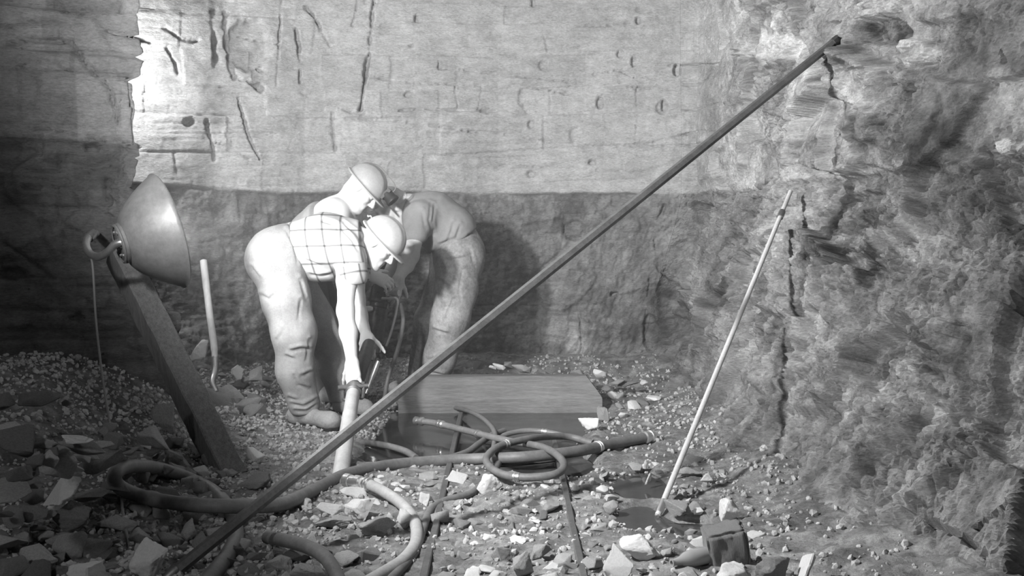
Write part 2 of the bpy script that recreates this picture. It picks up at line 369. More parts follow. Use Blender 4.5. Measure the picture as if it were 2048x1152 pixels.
# traced joints, bedding cracks and dark bars: (points in the photograph, half width px, depth m)
GROOVES = [
 ([(735,153),(818,165),(929,170),(1040,172),(1130,187),(1230,195)],2.2,.05), ([(877,118),(878,137),(943,142),(1030,153),(1117,161),(1190,170)],2.0,.05),
 ([(780,226),(818,219),(943,219),(1000,220),(1144,229)],2.3,.05), ([(880,253),(943,264),(1000,267),(1050,276),(1120,288),(1196,293),(1297,288),(1402,262)],2.3,.05),
 ([(1186,149),(1235,140),(1270,156)],1.8,.04), ([(1117,52),(1203,52),(1262,43)],2,.04), ([(1273,165),(1274,230),(1271,288)],1.8,.04), ([(818,92),(898,94)],1.8,.04),
 ([(762,52),(818,50)],1.8,.04), ([(690,236),(790,243),(880,253)],2,.04), ([(910,168),(915,218)],1.6,.03), ([(965,170),(958,218)],1.6,.03), ([(1040,172),(1048,219)],2.2,.05), ([(877,121),(876,96)],1.6,.03),
 ([(1000,330),(1180,340),(1290,345)],1.5,.03), ([(1088,70),(1095,105)],2.2,.05), ([(1554,13),(1597,35),(1649,46),(1719,43)],2.2,.05), ([(1571,63),(1662,54)],2,.04), ([(1667,91),(1706,87),(1784,80)],2.6,.06),
 ([(1632,154),(1684,148),(1727,141),(1805,137),(1853,119)],3.2,.07), ([(1250,173),(1352,179)],1.8,.04), ([(1463,100),(1510,104)],3.5,.06), ([(1460,112),(1512,113)],2.5,.05), ([(1330,130),(1420,128),(1480,122)],1.7,.035),
 ([(0,250),(98,260),(219,281),(280,295)],3,.06), ([(0,88),(60,77),(140,85)],6,.10), ([(140,85),(172,130),(219,176),(235,235)],6,.07), ([(200,58),(245,68),(300,82)],6,.10), ([(120,20),(160,28),(200,30)],6,.08),
 ([(0,150),(60,125),(115,130),(150,150)],3,.05), ([(250,165),(235,240),(228,280)],3,.05), ([(110,0),(118,80)],3,.05), ([(330,55),(365,80),(400,80)],6,.09), ([(335,95),(350,125),(358,145)],5,.09),
 ([(422,22),(428,70),(432,125)],10,.10), ([(449,28),(452,90),(470,150),(520,175)],9,.10), ([(478,195),(496,265),(520,318)],4.5,.07), ([(414,242),(430,318)],5,.07), ([(555,170),(560,60),(565,0)],2.5,.05), ([(594,60),(600,110),(600,165)],4.5,.07),
 ([(598,185),(650,205),(700,225),(735,232)],2.5,.05), ([(748,-5),(742,80),(735,130),(726,180),(722,218)],6,.10), ([(614,12),(640,55),(662,92)],7,.09), ([(715,0),(705,50)],3,.05), ([(480,70),(560,88)],2.2,.05), ([(665,228),(672,300)],4,.05),
 ([(430,285),(470,300),(500,318)],2.5,.04), ([(0,340),(160,347),(230,330)],2.4,.05), ([(118,300),(112,420),(122,470)],3,.05), ([(0,660),(60,655)],4,.06), ([(175,600),(195,640),(210,740),(290,800)],4,.05), ([(0,480),(60,520),(110,560)],3,.05), ([(200,640),(330,635)],2,.04),
 ([(1650,520),(1700,495),(1750,525),(1800,505)],4,.06), ([(1740,490),(1755,455)],3,.05), ([(1660,455),(1740,470),(1850,465)],2,.04), ([(1805,520),(1870,545),(2048,560)],3,.06), ([(1735,345),(1740,372)],2.5,.05), ([(1590,310),(1625,340),(1700,350)],2.5,.05),
 ([(1800,120),(1830,180),(1815,240)],3,.06), ([(1960,80),(2000,85)],2.5,.05), ([(2010,100),(2030,125)],4,.06), ([(1560,540),(1545,650),(1530,720)],4,.05), ([(1585,720),(1590,810)],4,.06), ([(1410,405),(1425,450)],3,.05),
 ([(1850,870),(1900,905),(1990,930)],3.5,.06), ([(1800,1000),(1900,1060),(1990,1120)],6,.10), ([(1960,1060),(2048,1040)],5,.08), ([(1700,1010),(1760,1040),(1840,1060)],3,.05), ([(1620,790),(1660,810),(1700,870)],3,.05), ([(1130,430),(1128,470),(1150,480)],6,.08),
 ([(1155,610),(1165,700)],3,.05), ([(955,610),(1140,612)],2,.04), ([(1330,410),(1320,440)],6,.08), ([(1310,480),(1320,540),(1335,560)],5,.07), ([(1300,560),(1290,640)],3,.05), ([(1390,410),(1425,415)],9,.09)]
POCKETS = [  # (px, py, half w, half h, depth)
 (834,36,5,9,.06),(1066,6,5,9,.06),(1276,40,6,8,.05),(1086,131,10,10,.035),(1267,124,7,12,.05),(1240,108,9,7,.05),(1200,205,9,12,.05),(1063,250,7,9,.05),(1062,348,9,7,.05),(1185,325,9,6,.05),(975,222,18,5,.05),(1043,195,7,20,.025),(818,190,10,7,.04),
 (500,90,48,55,.07),(1760,62,46,30,.06),(1355,140,9,13,.06),(1328,210,6,12,.05),(1325,215,14,16,.03),(1290,20,20,8,.02),(380,244,14,10,.06),(525,138,9,6,.05),(180,297,18,7,.06),(60,375,22,8,.05),(215,375,12,24,.05),(20,545,30,14,.06),(150,635,16,10,.05),
 (1700,385,40,10,.05),(1880,400,35,22,.04),(1720,525,55,18,.04),(1860,720,45,18,.05),(1660,722,12,18,.05),(1680,775,8,24,.04),(1640,100,14,30,.03),(1740,440,50,14,.03),(1150,460,24,22,.05),(1370,640,30,60,.05),(1335,620,22,80,.05),(1300,665,14,40,.05),(1960,880,30,20,.04),(1230,590,10,7,.06),
 (1150,270,12,18,.02),(2020,560,28,12,.05),(1540,520,10,60,.02),(1770,180,36,30,.02),(1740,250,40,40,-.05),(1690,112,46,24,-.03),(1820,100,26,26,-.06),(1560,105,40,30,-.03),(1700,560,35,30,-.03)]
def build_wall(name, u0, u1, du, label, mat, smooth=True):
    us = np.arange(u0, u1 + du * .5, du); zs = np.arange(-.15, 3.15, du)
    U, Z = np.meshgrid(us, zs, indexing='ij'); P2 = ribbon(U, Z); B = np.concatenate([P2, Z[..., None]], -1)
    gu = np.gradient(B, axis=0); gz = np.gradient(B, axis=1); Nn = np.cross(gu, gz)          # towards the room
    k = max(3, int(.12 / du))
    for ax in (0, 1):                                                                       # soften normals over corners
        Nn = np.apply_along_axis(lambda c: np.convolve(np.pad(c, k, mode='edge'), np.ones(2 * k + 1) / (2 * k + 1), 'valid'), ax, Nn)
    Nn = Nn / np.linalg.norm(Nn, axis=-1, keepdims=True)
    if Nn[Nn.shape[0] // 2, Nn.shape[1] // 2] @ (np.array([0, 4., 1.2]) - B[B.shape[0] // 2, B.shape[1] // 2]) < 0: Nn = -Nn
    px, py = project(B); u, z = U, Z
    zb = 1.33 + .17 * (1 - sst(UC[3], UC[6], u)) + .02 * perlin(u * 1.5, u * 0) + .012 * perlin(u * 7, u * 0)
    upper = sst(-.012, .012, z - zb)
    rightm = sst(UC[8] - .45, UC[9] + .1, u)                       # rough mixed rock towards the right
    leftm = 1 - sst(UC[3] + .3, UC[4], u)
    backm = (1 - rightm) * (1 - leftm)
    d1, a1 = strata(u, z, .15, .62, .010, 3, -.03, .006, .022, jm=.22)
    d1b, _ = strata(u + .12 * perlin(u * 3, z * 3, 12.), z, .05, .5, .006, 5, -.05, .005, .010, jm=.4); d1 = d1 + d1b * sst(-.2, .3, perlin(u * 1.7, z * 2.5, 14.))
    d2, a2 = strata(u + .08 * perlin(u * 4, z * 4, 22.), z + .03 * perlin(u * 5, z * 5, 23.), .085, .22, .014, 8, .02, .008, .022, jm=.05)
    d3, a3 = strata(u, z, .20, .5, .045, 15, .06, .012, .05)
    d4, a4 = facets(u, z, 4.2, .035, .09, 21, .8)
    d5, a5 = facets(u, z, 9., .02, .06, 31)
    d6, a6 = facets(u, z, 3.0, .05, .10, 41, .7)
    rg = 1 - 2 * np.abs(perlin(u * 5 + 3, z * 3.5, 2.7)); rg2 = 1 - 2 * np.abs(perlin(u * 12, z * 9, 5.7))
    low = .35 * d2 + .05 * fbm(u * 2.2, z * 2.2, o=6, gain=.6) + .25 * d5 * sst(0, .3, perlin(u * 2, z * 2, 3.)) + .02 * rg + .012 * rg2 + .5 * d6
    up_b = d1 + .030 * fbm(u * 2, z * 3, o=6, gain=.55) + .010 * rg2 * sst(0, .3, perlin(u * 1.5, z * 2, 31.))
    up_r = d6 + .45 * d4 * sst(-.2, .3, perlin(u * 1.4, z * 1.4, 21.)) + .3 * d5 * sst(0, .3, perlin(u * 2, z * 2, 3.)) + .05 * fbm(u * 2.5, z * 2.5, o=6, gain=.6) + .015 * rg + .010 * rg2
    up_l = d3 + .4 * d4 + .03 * fbm(u * 2, z * 2, o=5)
    lo_r = low + .6 * d6 + .03 * fbm(u * 7, z * 7, o=4, gain=.6) * sst(-.1, .3, perlin(u * 2, z * 2, 4.4))
    lo_l = .8 * d2 + .8 * d4 + .4 * d5 + .015 * rg2 + .035 * fbm(u * 3, z * 4, o=5)
    disp_u = up_b * backm + up_r * rightm + up_l * leftm; disp_l = low * backm + lo_r * rightm + lo_l * leftm
    over = .055 * backm + .015 * rightm + .03 * leftm
    disp = disp_u * upper + (disp_l - over) * (1 - upper)
    wob = 2.5 * perlin(px / 26, py / 26) + 1.2 * perlin(px / 9, py / 9)
    vis = (B[..., 1] > 2.4)
    for pts, hw, dp in GROOVES:
        pa = np.array(pts); sel = vis & (px > pa[:, 0].min() - 30) & (px < pa[:, 0].max() + 30) & (py > pa[:, 1].min() - 30) & (py < pa[:, 1].max() + 30)
        if not sel.any(): continue
        X_, Y_ = px[sel], py[sel]; jag = 1.0 * perlin(X_ / 6, Y_ / 6) + 1.6 * np.abs(perlin(X_ / 13 + 5, Y_ / 13)) * min(hw, 5) * .7
        d = segdist(X_ + wob[sel], Y_ + wob[sel] * .8, pts) + jag
        wd = hw * np.clip(.75 + 1.3 * perlin(X_ / 24 + hw, Y_ / 24), .25, 1.5); dp = dp * np.clip(.75 + 1.5 * perlin(X_ / 45 + hw, Y_ / 45), .1, 1)
        disp[sel] -= dp * np.clip(1.25 - d / wd, 0, 1) ** .8
    for cx, cy, w, h, dp in POCKETS:
        sel = vis & (abs(px - cx) < w * 1.6) & (abs(py - cy) < h * 1.6)
        if not sel.any(): continue
        e = np.hypot((px[sel] - cx + wob[sel]) / w, (py[sel] - cy + wob[sel]) / h) + .18 * perlin(px[sel] / 14, py[sel] / 14)
        disp[sel] -= dp * (1 - sst(.75, 1.05, e))
    disp = disp * sst(0., .1, 3.15 - z + .05)
    V = B + Nn * disp[..., None]
    # mineral colour: pale upper bed, dark shaly lower bed, mixed rock at the right
    d7, a7 = facets(u, z, 19., .010, .03, 61)
    V = V + Nn * ((d7 * (sst(-.05, .25, perlin(u * 1.8, z * 1.8, 41.)) * rightm + .35 * (1 - upper) * backm + .3 * leftm))[..., None])
    g1, g2, gi, gj, *_ = worley(u * 42 + .5 * perlin(u * 15, z * 15, 3.), z * 50, 71); gr = hsh(gi, gj, 72)
    c1, c2, ki, kj, *_ = worley(u * 17 + .5 * perlin(u * 6, z * 6, 5.), z * 21, 81); cr = hsh(ki, kj, 82)
    coarse = sst(-.15, .2, perlin(u * 1.5, z * 2.0, 51.) + .25 * (1 - upper) - .1); wr = np.clip(rightm + .35 * (1 - upper) * backm, 0, 1)
    hf = .010 * fbm(u * 24, z * 30, 19., o=3, gain=.65) + coarse * (.012 * (.5 - g1) + .012 * (gr - .5) + .022 * (.5 - c1) + .020 * (cr - .5) - .02 * np.exp(-((c2 - c1) / .07) ** 2))
    shale = 0 * u
    for frq, am in ((1., .016), (2.3, .010)):
        zz = z * 11 * frq + 1.6 * perlin(u * 1.3, z * 2, 61.) + .5 * perlin(u * 6, z * 6, 63.); fr = zz - np.floor(zz); shale = shale + am * (hsh(np.floor(zz), np.floor(u * 1.6 + 7 * hsh(np.floor(zz), 3., 1.))) - .5) * 2 - am * np.exp(-(np.minimum(fr, 1 - fr) / .07) ** 2)
    V = V + Nn * (hf * wr + shale * (1 - coarse) * (1 - upper) * (rightm + .4 * leftm) * sst(.25, .6, z))[..., None]
    big = perlin(u * 1.1, z * 1.1, 6.6); mid = perlin(u * 4, z * 4, 1.1)
    au = (.66 + .10 * (a1 - .5) + .06 * mid) * backm + (.40 + .20 * (a6 - .5) + .12 * (a4 - .5) + .24 * big + .14 * mid) * rightm + (.27 + .10 * (a3 - .5) + .05 * mid + .06 * big) * leftm
    al = (.30 + .08 * (a2 - .5) + .08 * (a5 - .5) + .14 * big + .16 * mid) * backm + (.27 + .10 * (a5 - .5) + .10 * (a6 - .5) + .14 * big + .12 * mid) * rightm + (.15 + .06 * (a2 - .5) + .05 * mid + .04 * big) * leftm
    alb = au * upper + al * (1 - upper)
    mot = fbm(u * 13, z * 16, 17., o=4, gain=.7); pat = sst(-.12, .12, perlin(u * 6, z * 7, 27.)) - .5; spk = sst(.32, .5, perlin(u * 30, z * 30, 37.))
    wgt = rightm + (.55 * (1 - upper) + .12 * upper) * backm + .25 * leftm
    alb = alb * (1 + wgt * (.55 * mot + .28 * pat * (.4 + .6 * rightm) )) + .16 * spk * wgt * sst(-.1, .3, perlin(u * 2, z * 2, 47.))
    alb = alb * (1 + wr * (.20 * (gr - .5) * (.4 + coarse) + .5 * (cr - .5) * coarse))
    stain = sst(.15, .45, fbm(u * 1.3, z * 1.6, 8.8, o=4)); alb = alb * (1 - .25 * stain * rightm - .12 * stain * backm)
    for cx, cy, w, h, dv in [(1075,650,80,45,.14),(2030,300,28,20,.42),(1840,490,55,45,.14),(1335,640,36,90,-.10),(1560,95,55,35,.28),(1385,580,30,60,.14),(1822,108,26,32,.26),(1760,62,48,30,-.16),(1740,260,45,50,-.08),(1690,110,50,25,-.12),(1700,530,85,40,-.12),(1740,440,65,35,-.10),(1450,60,110,65,.14),(1370,520,22,40,.10),(1150,690,30,22,.18),(1230,640,60,60,-.06),  # hand-set lighter and darker patches, some dark ones over the pockets
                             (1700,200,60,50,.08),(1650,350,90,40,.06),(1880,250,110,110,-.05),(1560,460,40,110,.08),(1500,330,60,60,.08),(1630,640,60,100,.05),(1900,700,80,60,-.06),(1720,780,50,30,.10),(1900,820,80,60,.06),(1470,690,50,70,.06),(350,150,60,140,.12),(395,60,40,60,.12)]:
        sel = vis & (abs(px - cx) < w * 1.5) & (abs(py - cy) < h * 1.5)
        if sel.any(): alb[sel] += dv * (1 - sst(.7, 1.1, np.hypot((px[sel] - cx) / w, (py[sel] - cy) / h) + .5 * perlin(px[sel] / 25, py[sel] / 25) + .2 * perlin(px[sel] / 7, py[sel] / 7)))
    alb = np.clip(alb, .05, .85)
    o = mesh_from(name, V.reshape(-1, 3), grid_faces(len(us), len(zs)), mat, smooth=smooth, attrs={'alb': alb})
    return struct(o, label, 'wall')
UL, UR = UC[4] - .3, UC[8] - .12
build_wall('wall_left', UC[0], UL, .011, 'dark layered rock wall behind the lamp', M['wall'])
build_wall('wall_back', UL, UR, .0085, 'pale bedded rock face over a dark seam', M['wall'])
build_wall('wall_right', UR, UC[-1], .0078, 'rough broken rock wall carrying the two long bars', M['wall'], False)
xs = np.arange(-5.6, 3.2, .08); ys = np.arange(-1.5, 8.6, .08); X, Y = np.meshgrid(xs, ys, indexing='ij')
struct(mesh_from('ceiling', np.stack([X.ravel(), Y.ravel(), 3.08 + .05 * fbm(X.ravel() * 1.5, Y.ravel() * 1.5, o=5)], 1), grid_faces(len(xs), len(ys))[:, ::-1], M['rock_dark']), 'rough rock roof of the mine gallery', 'ceiling')
# ------------------------------------------------------------------ work lamp
def unit(v): v = np.array(v, float); return v / np.linalg.norm(v)
def build_lamp():
    C0 = W(333, 463, 4.98); a = unit((.82, .50, .26)); R = .262; D = .195
    root = empty('work_lamp', tuple(C0)); tag(root, 'big metal bowl work lamp on a curved pipe bracket at the dark wall', 'lamp')
    ts = np.linspace(0, 1, 22); prof = [(-D + D * t, .086 + (R - .086) * t ** .62) for t in ts]
    outer = prof; inner = [(d + .004, r - .006) for d, r in prof]
    m = MB(); m.lathe(outer + [(0.004, R + .006), (.010, R + .003), (.010, R - .005)], C0, a, 72); m.build('reflector_bowl', M['bowl_out'], root, sharp=60)
    m = MB(); m.lathe([(-D + .006, .002)] + inner + [(.008, R - .006)], C0, a, 72); m.build('reflector_lining', M['bowl_in'], root)
    m = MB(); m.lathe([(-D - .018, .0), (-D - .018, .082), (-D - .012, .092), (-D, .092), (-D + .004, .086)], C0, a, 48); m.lathe([(-D - .022, .076), (-D - .026, .083), (-D - .022, .090), (-D - .016, .090)], C0, a, 48)
    bp = m.build('back_plate', M['bowl_out'], root)
    for k in range(6):
        m = MB(); an = k * math.pi / 3; n1 = unit(np.cross(a, (0, 0, 1))); n2 = np.cross(a, n1); p = C0 + a * (-D - .018) + .060 * (math.cos(an) * n1 + math.sin(an) * n2)
        m.lathe([(-.008, 0), (-.008, .007), (0, .008)], p, a, 6); m.build('bolt', M['steel'], bp)

    pb = C0 + a * (-D - .018)
    pp = [pb, W(246, 484, 4.84), W(230, 489, 4.84), W(214, 505, 4.86), W(197, 513, 4.90), W(181, 508, 4.95), W(173, 494, 5.0), W(174, 480, 5.08), W(184, 469, 5.2), W(190, 467, 5.32), W(192, 467, 5.5)]
    m = MB(); m.tube(spline(pp, 8), .0175, 16); gp = m.build('pipe_bracket', M['steel_bright'], root)
    d = unit(pp[1] - pp[0]); m = MB(); m.lathe([(0, .0), (0, .026), (.03, .026), (.036, .020), (.036, .0)], pb, d, 8); m.build('pipe_nut', M['steel'], gp)
    m = MB(); m.lathe([(0, 0), (0, .024), (.02, .027), (.05, .022), (.05, 0)], W(177, 476, 5.12), unit((.1, .5, .3)), 12); m.build('wall_clamp', M['steel'], gp)
    # socket and glowing bulb; this lamp is the key light of the scene
    m = MB(); m.lathe([(-D + .004, .03), (-D + .05, .03), (-D + .055, .024), (-D + .07, .022), (-D + .07, 0)], C0, a, 20); m.build('bulb_socket', M['black'], root)
    b = C0 + a * -.02; prof = [(-.06, .0), (-.06, .018), (-.045, .02), (-.03, .028)] + [(.042 * -math.cos(t) , .042 * math.sin(t)) for t in np.linspace(.75, math.pi, 14)]
    m = MB(); m.lathe(prof, b, a, 24); m.build('bulb', emis('bulb_glow', 300), root)
    al = bpy.data.lights.new('work_lamp_light', 'AREA'); al.shape = 'DISK'; al.size = .20; al.energy = LAMP_POWER
    ao = bpy.data.objects.new('work_lamp_light', al); COL.objects.link(ao); ao.location = tuple(C0 + a * .03); ao.rotation_euler = Vector(a).to_track_quat('-Z', 'Y').to_euler()
    m = MB(); wp = [W(181, 509, 4.93), W(186, 540, 4.93), W(192, 640, 4.85), W(203, 740, 4.7), W(220, 850, 4.4), W(236, 960, 4.05), W(252, 1060, 3.65), W(270, 1148, 3.32), W(276, 1190, 3.2)]
    m.tube(spline(wp, 10), .0052, 8); tag(m.build('hanging_wire', M['wire']), 'thin dark wire hanging from the lamp bracket to the rubble', 'wire')
build_lamp()

# ------------------------------------------------------------------ timbers
def plank(name, A, B, w, t, mat, parent=None, roll=0., bevel=.006, rough=.004, n=30, seed=1):
    """square timber from A to B with hewn, slightly wavering faces"""
    A, B = np.array(A, float), np.array(B, float); d = unit(B - A); s = unit(np.cross(d, (0, 1, 0) if abs(d[1]) < .8 else (0, 0, 1))); q = np.cross(s, d)
    cr, sr = math.cos(roll), math.sin(roll); s, q = cr * s + sr * q, -sr * s + cr * q
    prof = []; b = bevel
    for sx, sy in ((1, -1), (1, 1), (-1, 1), (-1, -1)):
        cx, cy = sx * w / 2, sy * t / 2
        prof += [(cx, cy - sy * b), (cx - sx * b, cy)] if sx * sy > 0 else [(cx - sx * b, cy), (cx, cy - sy * b)]
    # subdivide profile
    pr = []
    for i in range(len(prof)):
        a_, b_ = np.array(prof[i]), np.array(prof[(i + 1) % len(prof)]); k = 5 if np.linalg.norm(a_ - b_) > 2 * b else 1
        for j in range(k): pr.append(a_ + (b_ - a_) * j / k)
    V = []; m = len(pr)
    for i in range(n + 1):
        c = A + (B - A) * i / n
        for x, y in pr: V.append(c + s * x + q * y)
    V = np.array(V); V += rough * np.stack([perlin(V[:, 0] * 9 + seed, V[:, 1] * 9, V[:, 2] * 9 + k * 7) for k in range(3)], 1) * 2
    Fc = [(i * m + k, i * m + (k + 1) % m, (i + 1) * m + (k + 1) % m, (i + 1) * m + k) for i in range(n) for k in range(m)] + [tuple(range(m - 1, -1, -1)), tuple(n * m + k for k in range(m))]
    mb = MB().add(V, Fc); return mb.build(name, mat, parent, sharp=35)
base = G(466, 952, .0); o = plank('timber_prop', base + np.array([0, 0, -.03]), W(238, 505, 5.42), .13, .11, M['timber'], roll=.75); tag(o, 'square weathered timber prop leaning on the dark wall behind the lamp', 'timber')
L = G(795, 822, .0); Rr = G(1213, 822, .0)
def beam():
    prof = [(0, -.05), (0, .07), (.11, .185), (.21, .185), (.21, -.05)]; pr = []
    for i in range(len(prof)):
        p, q = np.array(prof[i]), np.array(prof[(i + 1) % len(prof)])
        pr += [p + (q - p) * t for t in ((.06, .2, .4, .6, .8, .94) if np.linalg.norm(p - q) > .05 else (.5,))]
    n, m, V = 60, len(pr), []
    for i in range(n + 1):
        for y, z in pr:
            x0, x1 = L[0] + .3 * y, Rr[0] - .02 - .75 * max(0, z - .07)
            V.append((x0 + (x1 - x0) * i / n, 6.45 + y + .02 * i / n, z))
    V = np.array(V); k = .004 * fbm(V[:, 0] * 4, V[:, 1] * 30, V[:, 2] * 30, o=3); V[:, 1] -= k; V[:, 2] += k
    Fc = [(i * m + j, i * m + (j + 1) % m, (i + 1) * m + (j + 1) % m, (i + 1) * m + j) for i in range(n) for j in range(m)] + [tuple(range(m - 1, -1, -1)), tuple(n * m + j for j in range(m))]
    tag(MB().add(V, Fc).build('timber_beam', M['timber_wet'], sharp=25), 'squared timber beam with a broad chamfer lying along the back edge of the puddle', 'beam')
beam()

# ------------------------------------------------------------------ long bar, pole, shovel
def rod(pts, r, seg, name, mat, parent=None, flat=True):
    m = MB(); m.tube(pts, r, seg); return m.build(name, mat, parent, smooth=not flat, sharp=20)
A1, B1 = G(352, 1142, .03), W(1668, 84, 5.42)
root = empty('drill_steel', tuple(A1)); tag(root, 'very long dark steel bar leaning diagonally across to the upper rock wall', 'steel bar')
d = unit(B1 - A1); rod([A1, B1], .0195, 6, 'bar', M['steel'], root)
m = MB(); m.lathe([(0, 0), (0, .013), (.02, .017), (.035, .021), (.06, .0225), (.06, 0)], A1 - d * .055, d, 10); m.build('shank', M['steel'], root)
m = MB(); m.lathe([(-.02, 0), (-.02, .022), (.03, .024), (.05, .016), (.05, 0)], B1, d, 8); m.build('bit', M['steel_dark'], root)
A2, B2 = G(1320, 1020, .0), W(1581, 383, 5.9)
d = unit(B2 - A2); root = empty('pole', tuple(A2)); tag(root, 'slim pale pole with a collar leaning on the rock wall', 'pole')
rod([A2 - d * .03, B2], .0115, 14, 'shaft', M['pole'], root, False)
pc = A2 + (B2 - A2) * .90; m = MB(); m.lathe([(-.03, .0115), (-.03, .017), (.03, .017), (.036, .0115)], pc, d, 14); m.build('collar', M['steel'], root)
m = MB(); m.lathe([(-.035, 0), (-.035, .008), (-.01, .0125), (.05, .0132), (.052, .0115)], A2, d, 12); m.build('tip', M['steel_bright'], root)
root = empty('shovel', tuple(W(445, 812, 6.2))); tag(root, 'shovel with a pale wooden shaft propped on the bright rock behind the timber prop', 'shovel')
m = MB(); pts = spline([W(407, 522, 6.75), W(413, 575, 6.66), W(421, 640, 6.53), W(428, 690, 6.45), W(430, 722, 6.4)], 8); m.tube(pts, [.022] * 9 + [.021] * (len(pts) - 9 - 6) + [.018] * 6, 12); m.build('shaft', M['handle_wood'], root)
m = MB(); m.tube(spline([W(430, 715, 6.41), W(430, 742, 6.36), W(425, 765, 6.3), W(432, 785, 6.26)], 6), [.021] * 8 + [.019] * 11, 12); m.build('socket', M['steel_bright'], root)
p0, p1 = W(428, 778, 6.27), W(468, 838, 6.12); ax = unit(p1 - p0); sd = unit(np.array([.5, .85, .1]) - ax * np.dot(ax, [.5, .85, .1])); nn = np.cross(ax, sd); V = []; Fc = []
nu, nv = 13, 9
for i in range(nu):
    for j in range(nv):
        t = i / (nu - 1); q = (j / (nv - 1) - .5) * 2; wd = .11 * (1 - .55 * max(0, t - .65) / .35 * abs(q) * 0) * (.8 + .2 * min(1, t * 5)); V.append(p0 + ax * (.30 * t * (1 - .18 * q * q * (t > .5))) + sd * wd * q + nn * (.03 * q * q + .012 * math.sin(t * 3)))
V2 = V + [v + nn * .004 for v in V]; gf = grid_faces(nu, nv); n_ = nu * nv
Fc = [tuple(f) for f in gf] + [tuple(int(x) + n_ for x in f[::-1]) for f in gf]
edge = [i * nv for i in range(nu)] + [(nu - 1) * nv + j for j in range(1, nv)] + [i * nv + nv - 1 for i in range(nu - 2, -1, -1)] + list(range(nv - 2, 0, -1))
Fc += [(edge[k], edge[(k + 1) % len(edge)], edge[(k + 1) % len(edge)] + n_, edge[k] + n_) for k in range(len(edge))]
m = MB(); m.add(V2, Fc); m.build('blade', M['steel'], root)

# ------------------------------------------------------------------ rails half buried in the floor
def rail(name, p0, p1, label):
    pts = [p0 + (p1 - p0) * t for t in np.linspace(0, 1, 40)]; m = MB(); V = []; prof = [(-.012, .0), (-.012, -.02), (-.004, -.028), (-.004, -.05), (-.022, -.058), (-.022, -.066), (.022, -.066), (.022, -.058), (.004, -.05), (.004, -.028), (.012, -.02), (.012, .0), (.009, .004), (-.009, .004)]
    d = unit(p1 - p0); s = unit(np.cross(d, (0, 0, 1)))
    for i, p in enumerate(pts):
        zz = .012 + .008 * float(perlin(np.array(p[1] * 2.), np.array(3.3 + p[0]))) + float(base_height(p[0], p[1]))
        for x, z in prof: V.append(np.array([p[0], p[1], zz]) + s * x + np.array([0, 0, z]))
    n = len(prof); Fc = [(i * n + k, i * n + (k + 1) % n, (i + 1) * n + (k + 1) % n, (i + 1) * n + k) for i in range(39) for k in range(n)] + [tuple(range(n)), tuple(39 * n + k for k in range(n))]
    m.add(V, Fc); tag(m.build(name, M['steel'], sharp=30), label, 'rail')
rail('mine_rail', G(1168, 1165), G(1108, 880), 'long narrow rail in the floor running out from under the hose coil'); rail('mine_rail', G(846, 1165), G(922, 830), 'narrow rail beside the pale hose, its far end in the puddle before the beam')

# ------------------------------------------------------------------ hoses and their couplings
def fz(x, y): return float(floor_z(np.array([x]), np.array([y]))[0])
def hose(label, pts, r, mat, fits=(), lift=None, bands=()):
    """pts: (px, py, extra height); the hose lies on the floor"""
    P = []
    for p in pts:
        h = p[2] if len(p) > 2 else 0; q = G(p[0], p[1], .02 + r + h); q[2] = max(float(base_height(q[0], q[1])), -.02) + r * .8 + h; q2 = G(p[0], p[1], q[2]); P.append(q2)
    S = spline(P, 12); root = empty('air_hose', tuple(S[0])); tag(root, label, 'hose')
    m = MB(); m.tube(S, r, 16); m.build('hose_body', mat, root)
    n = len(S)
    for f, ln, k in fits:                       # couplings: fraction along, length, radius factor
        i = min(max(int(f * (n - 1)), 1), n - 2); c = S[i] if 0 < f < 1 else S[0 if f <= 0 else n - 1]; dd = unit(S[i + 1] - S[i - 1]); m = MB()
        m.lathe([(-ln / 2, 0), (-ln / 2, r * 1.05), (-ln / 2 + .006, r * k), (-ln * .16, r * k), (-ln * .14, r * 1.08), (ln * .14, r * 1.08), (ln * .16, r * k), (ln / 2 - .006, r * k), (ln / 2, r * 1.05), (ln / 2, 0)], c, dd, 16)
        m.build('coupling', M['steel_bright'], root, sharp=30)
    for f in bands:
        i = min(max(int(f * (n - 1)), 1), n - 2); dd = unit(S[i + 1] - S[i - 1]); m = MB(); m.lathe([(-.014, r), (-.013, r * 1.16), (-.004, r * 1.16), (-.003, r * 1.03), (.003, r * 1.03), (.004, r * 1.16), (.013, r * 1.16), (.014, r)], S[i], dd, 16); m.build('clamp_band', M['steel_bright'], root, sharp=30)
hose('thick dark hose sweeping from beside the pole to a loop at the hanging wire', [(1296,874,.01),(1225,888,.01),(1150,903,.02),(1050,914,.02),(950,918,.0),(860,923,.0),(770,932,.0),(690,950,.0),(630,980,.0),(565,1008,.03),(500,1012,.05),(430,1012,.06),(350,1006,.05),(280,992,.03),(235,970,.02),(232,945,.02),(262,932,.02),(320,938,.01),(380,958,0),(430,985,-.005),(462,1025,0),(472,1070,0),(455,1110,0),(425,1150,0),(385,1200,0)], .026, M['rubber'], [(0, .07, 1.25)], bands=(.06,))
hose('pale muddy hose with a coupling curving from the white stones', [(703,962,.04),(735,968,.04),(770,985,.03),(805,1010,.02),(830,1045,.01),(832,1085,0),(808,1120,0),(765,1148,0),(700,1185,0)], .0215, M['rubber_pale'], [(.02, .09, 1.25), (.13, .035, 1.3)])
hose('thin dark hose curving beside the pale muddy one', [(1000,922,.0),(982,950,.0),(945,985,.0),(890,1002,.0),(862,1020,.0),(845,1060,.0),(832,1100,0),(800,1140,0),(750,1190,0)], .0150, M['rubber'])
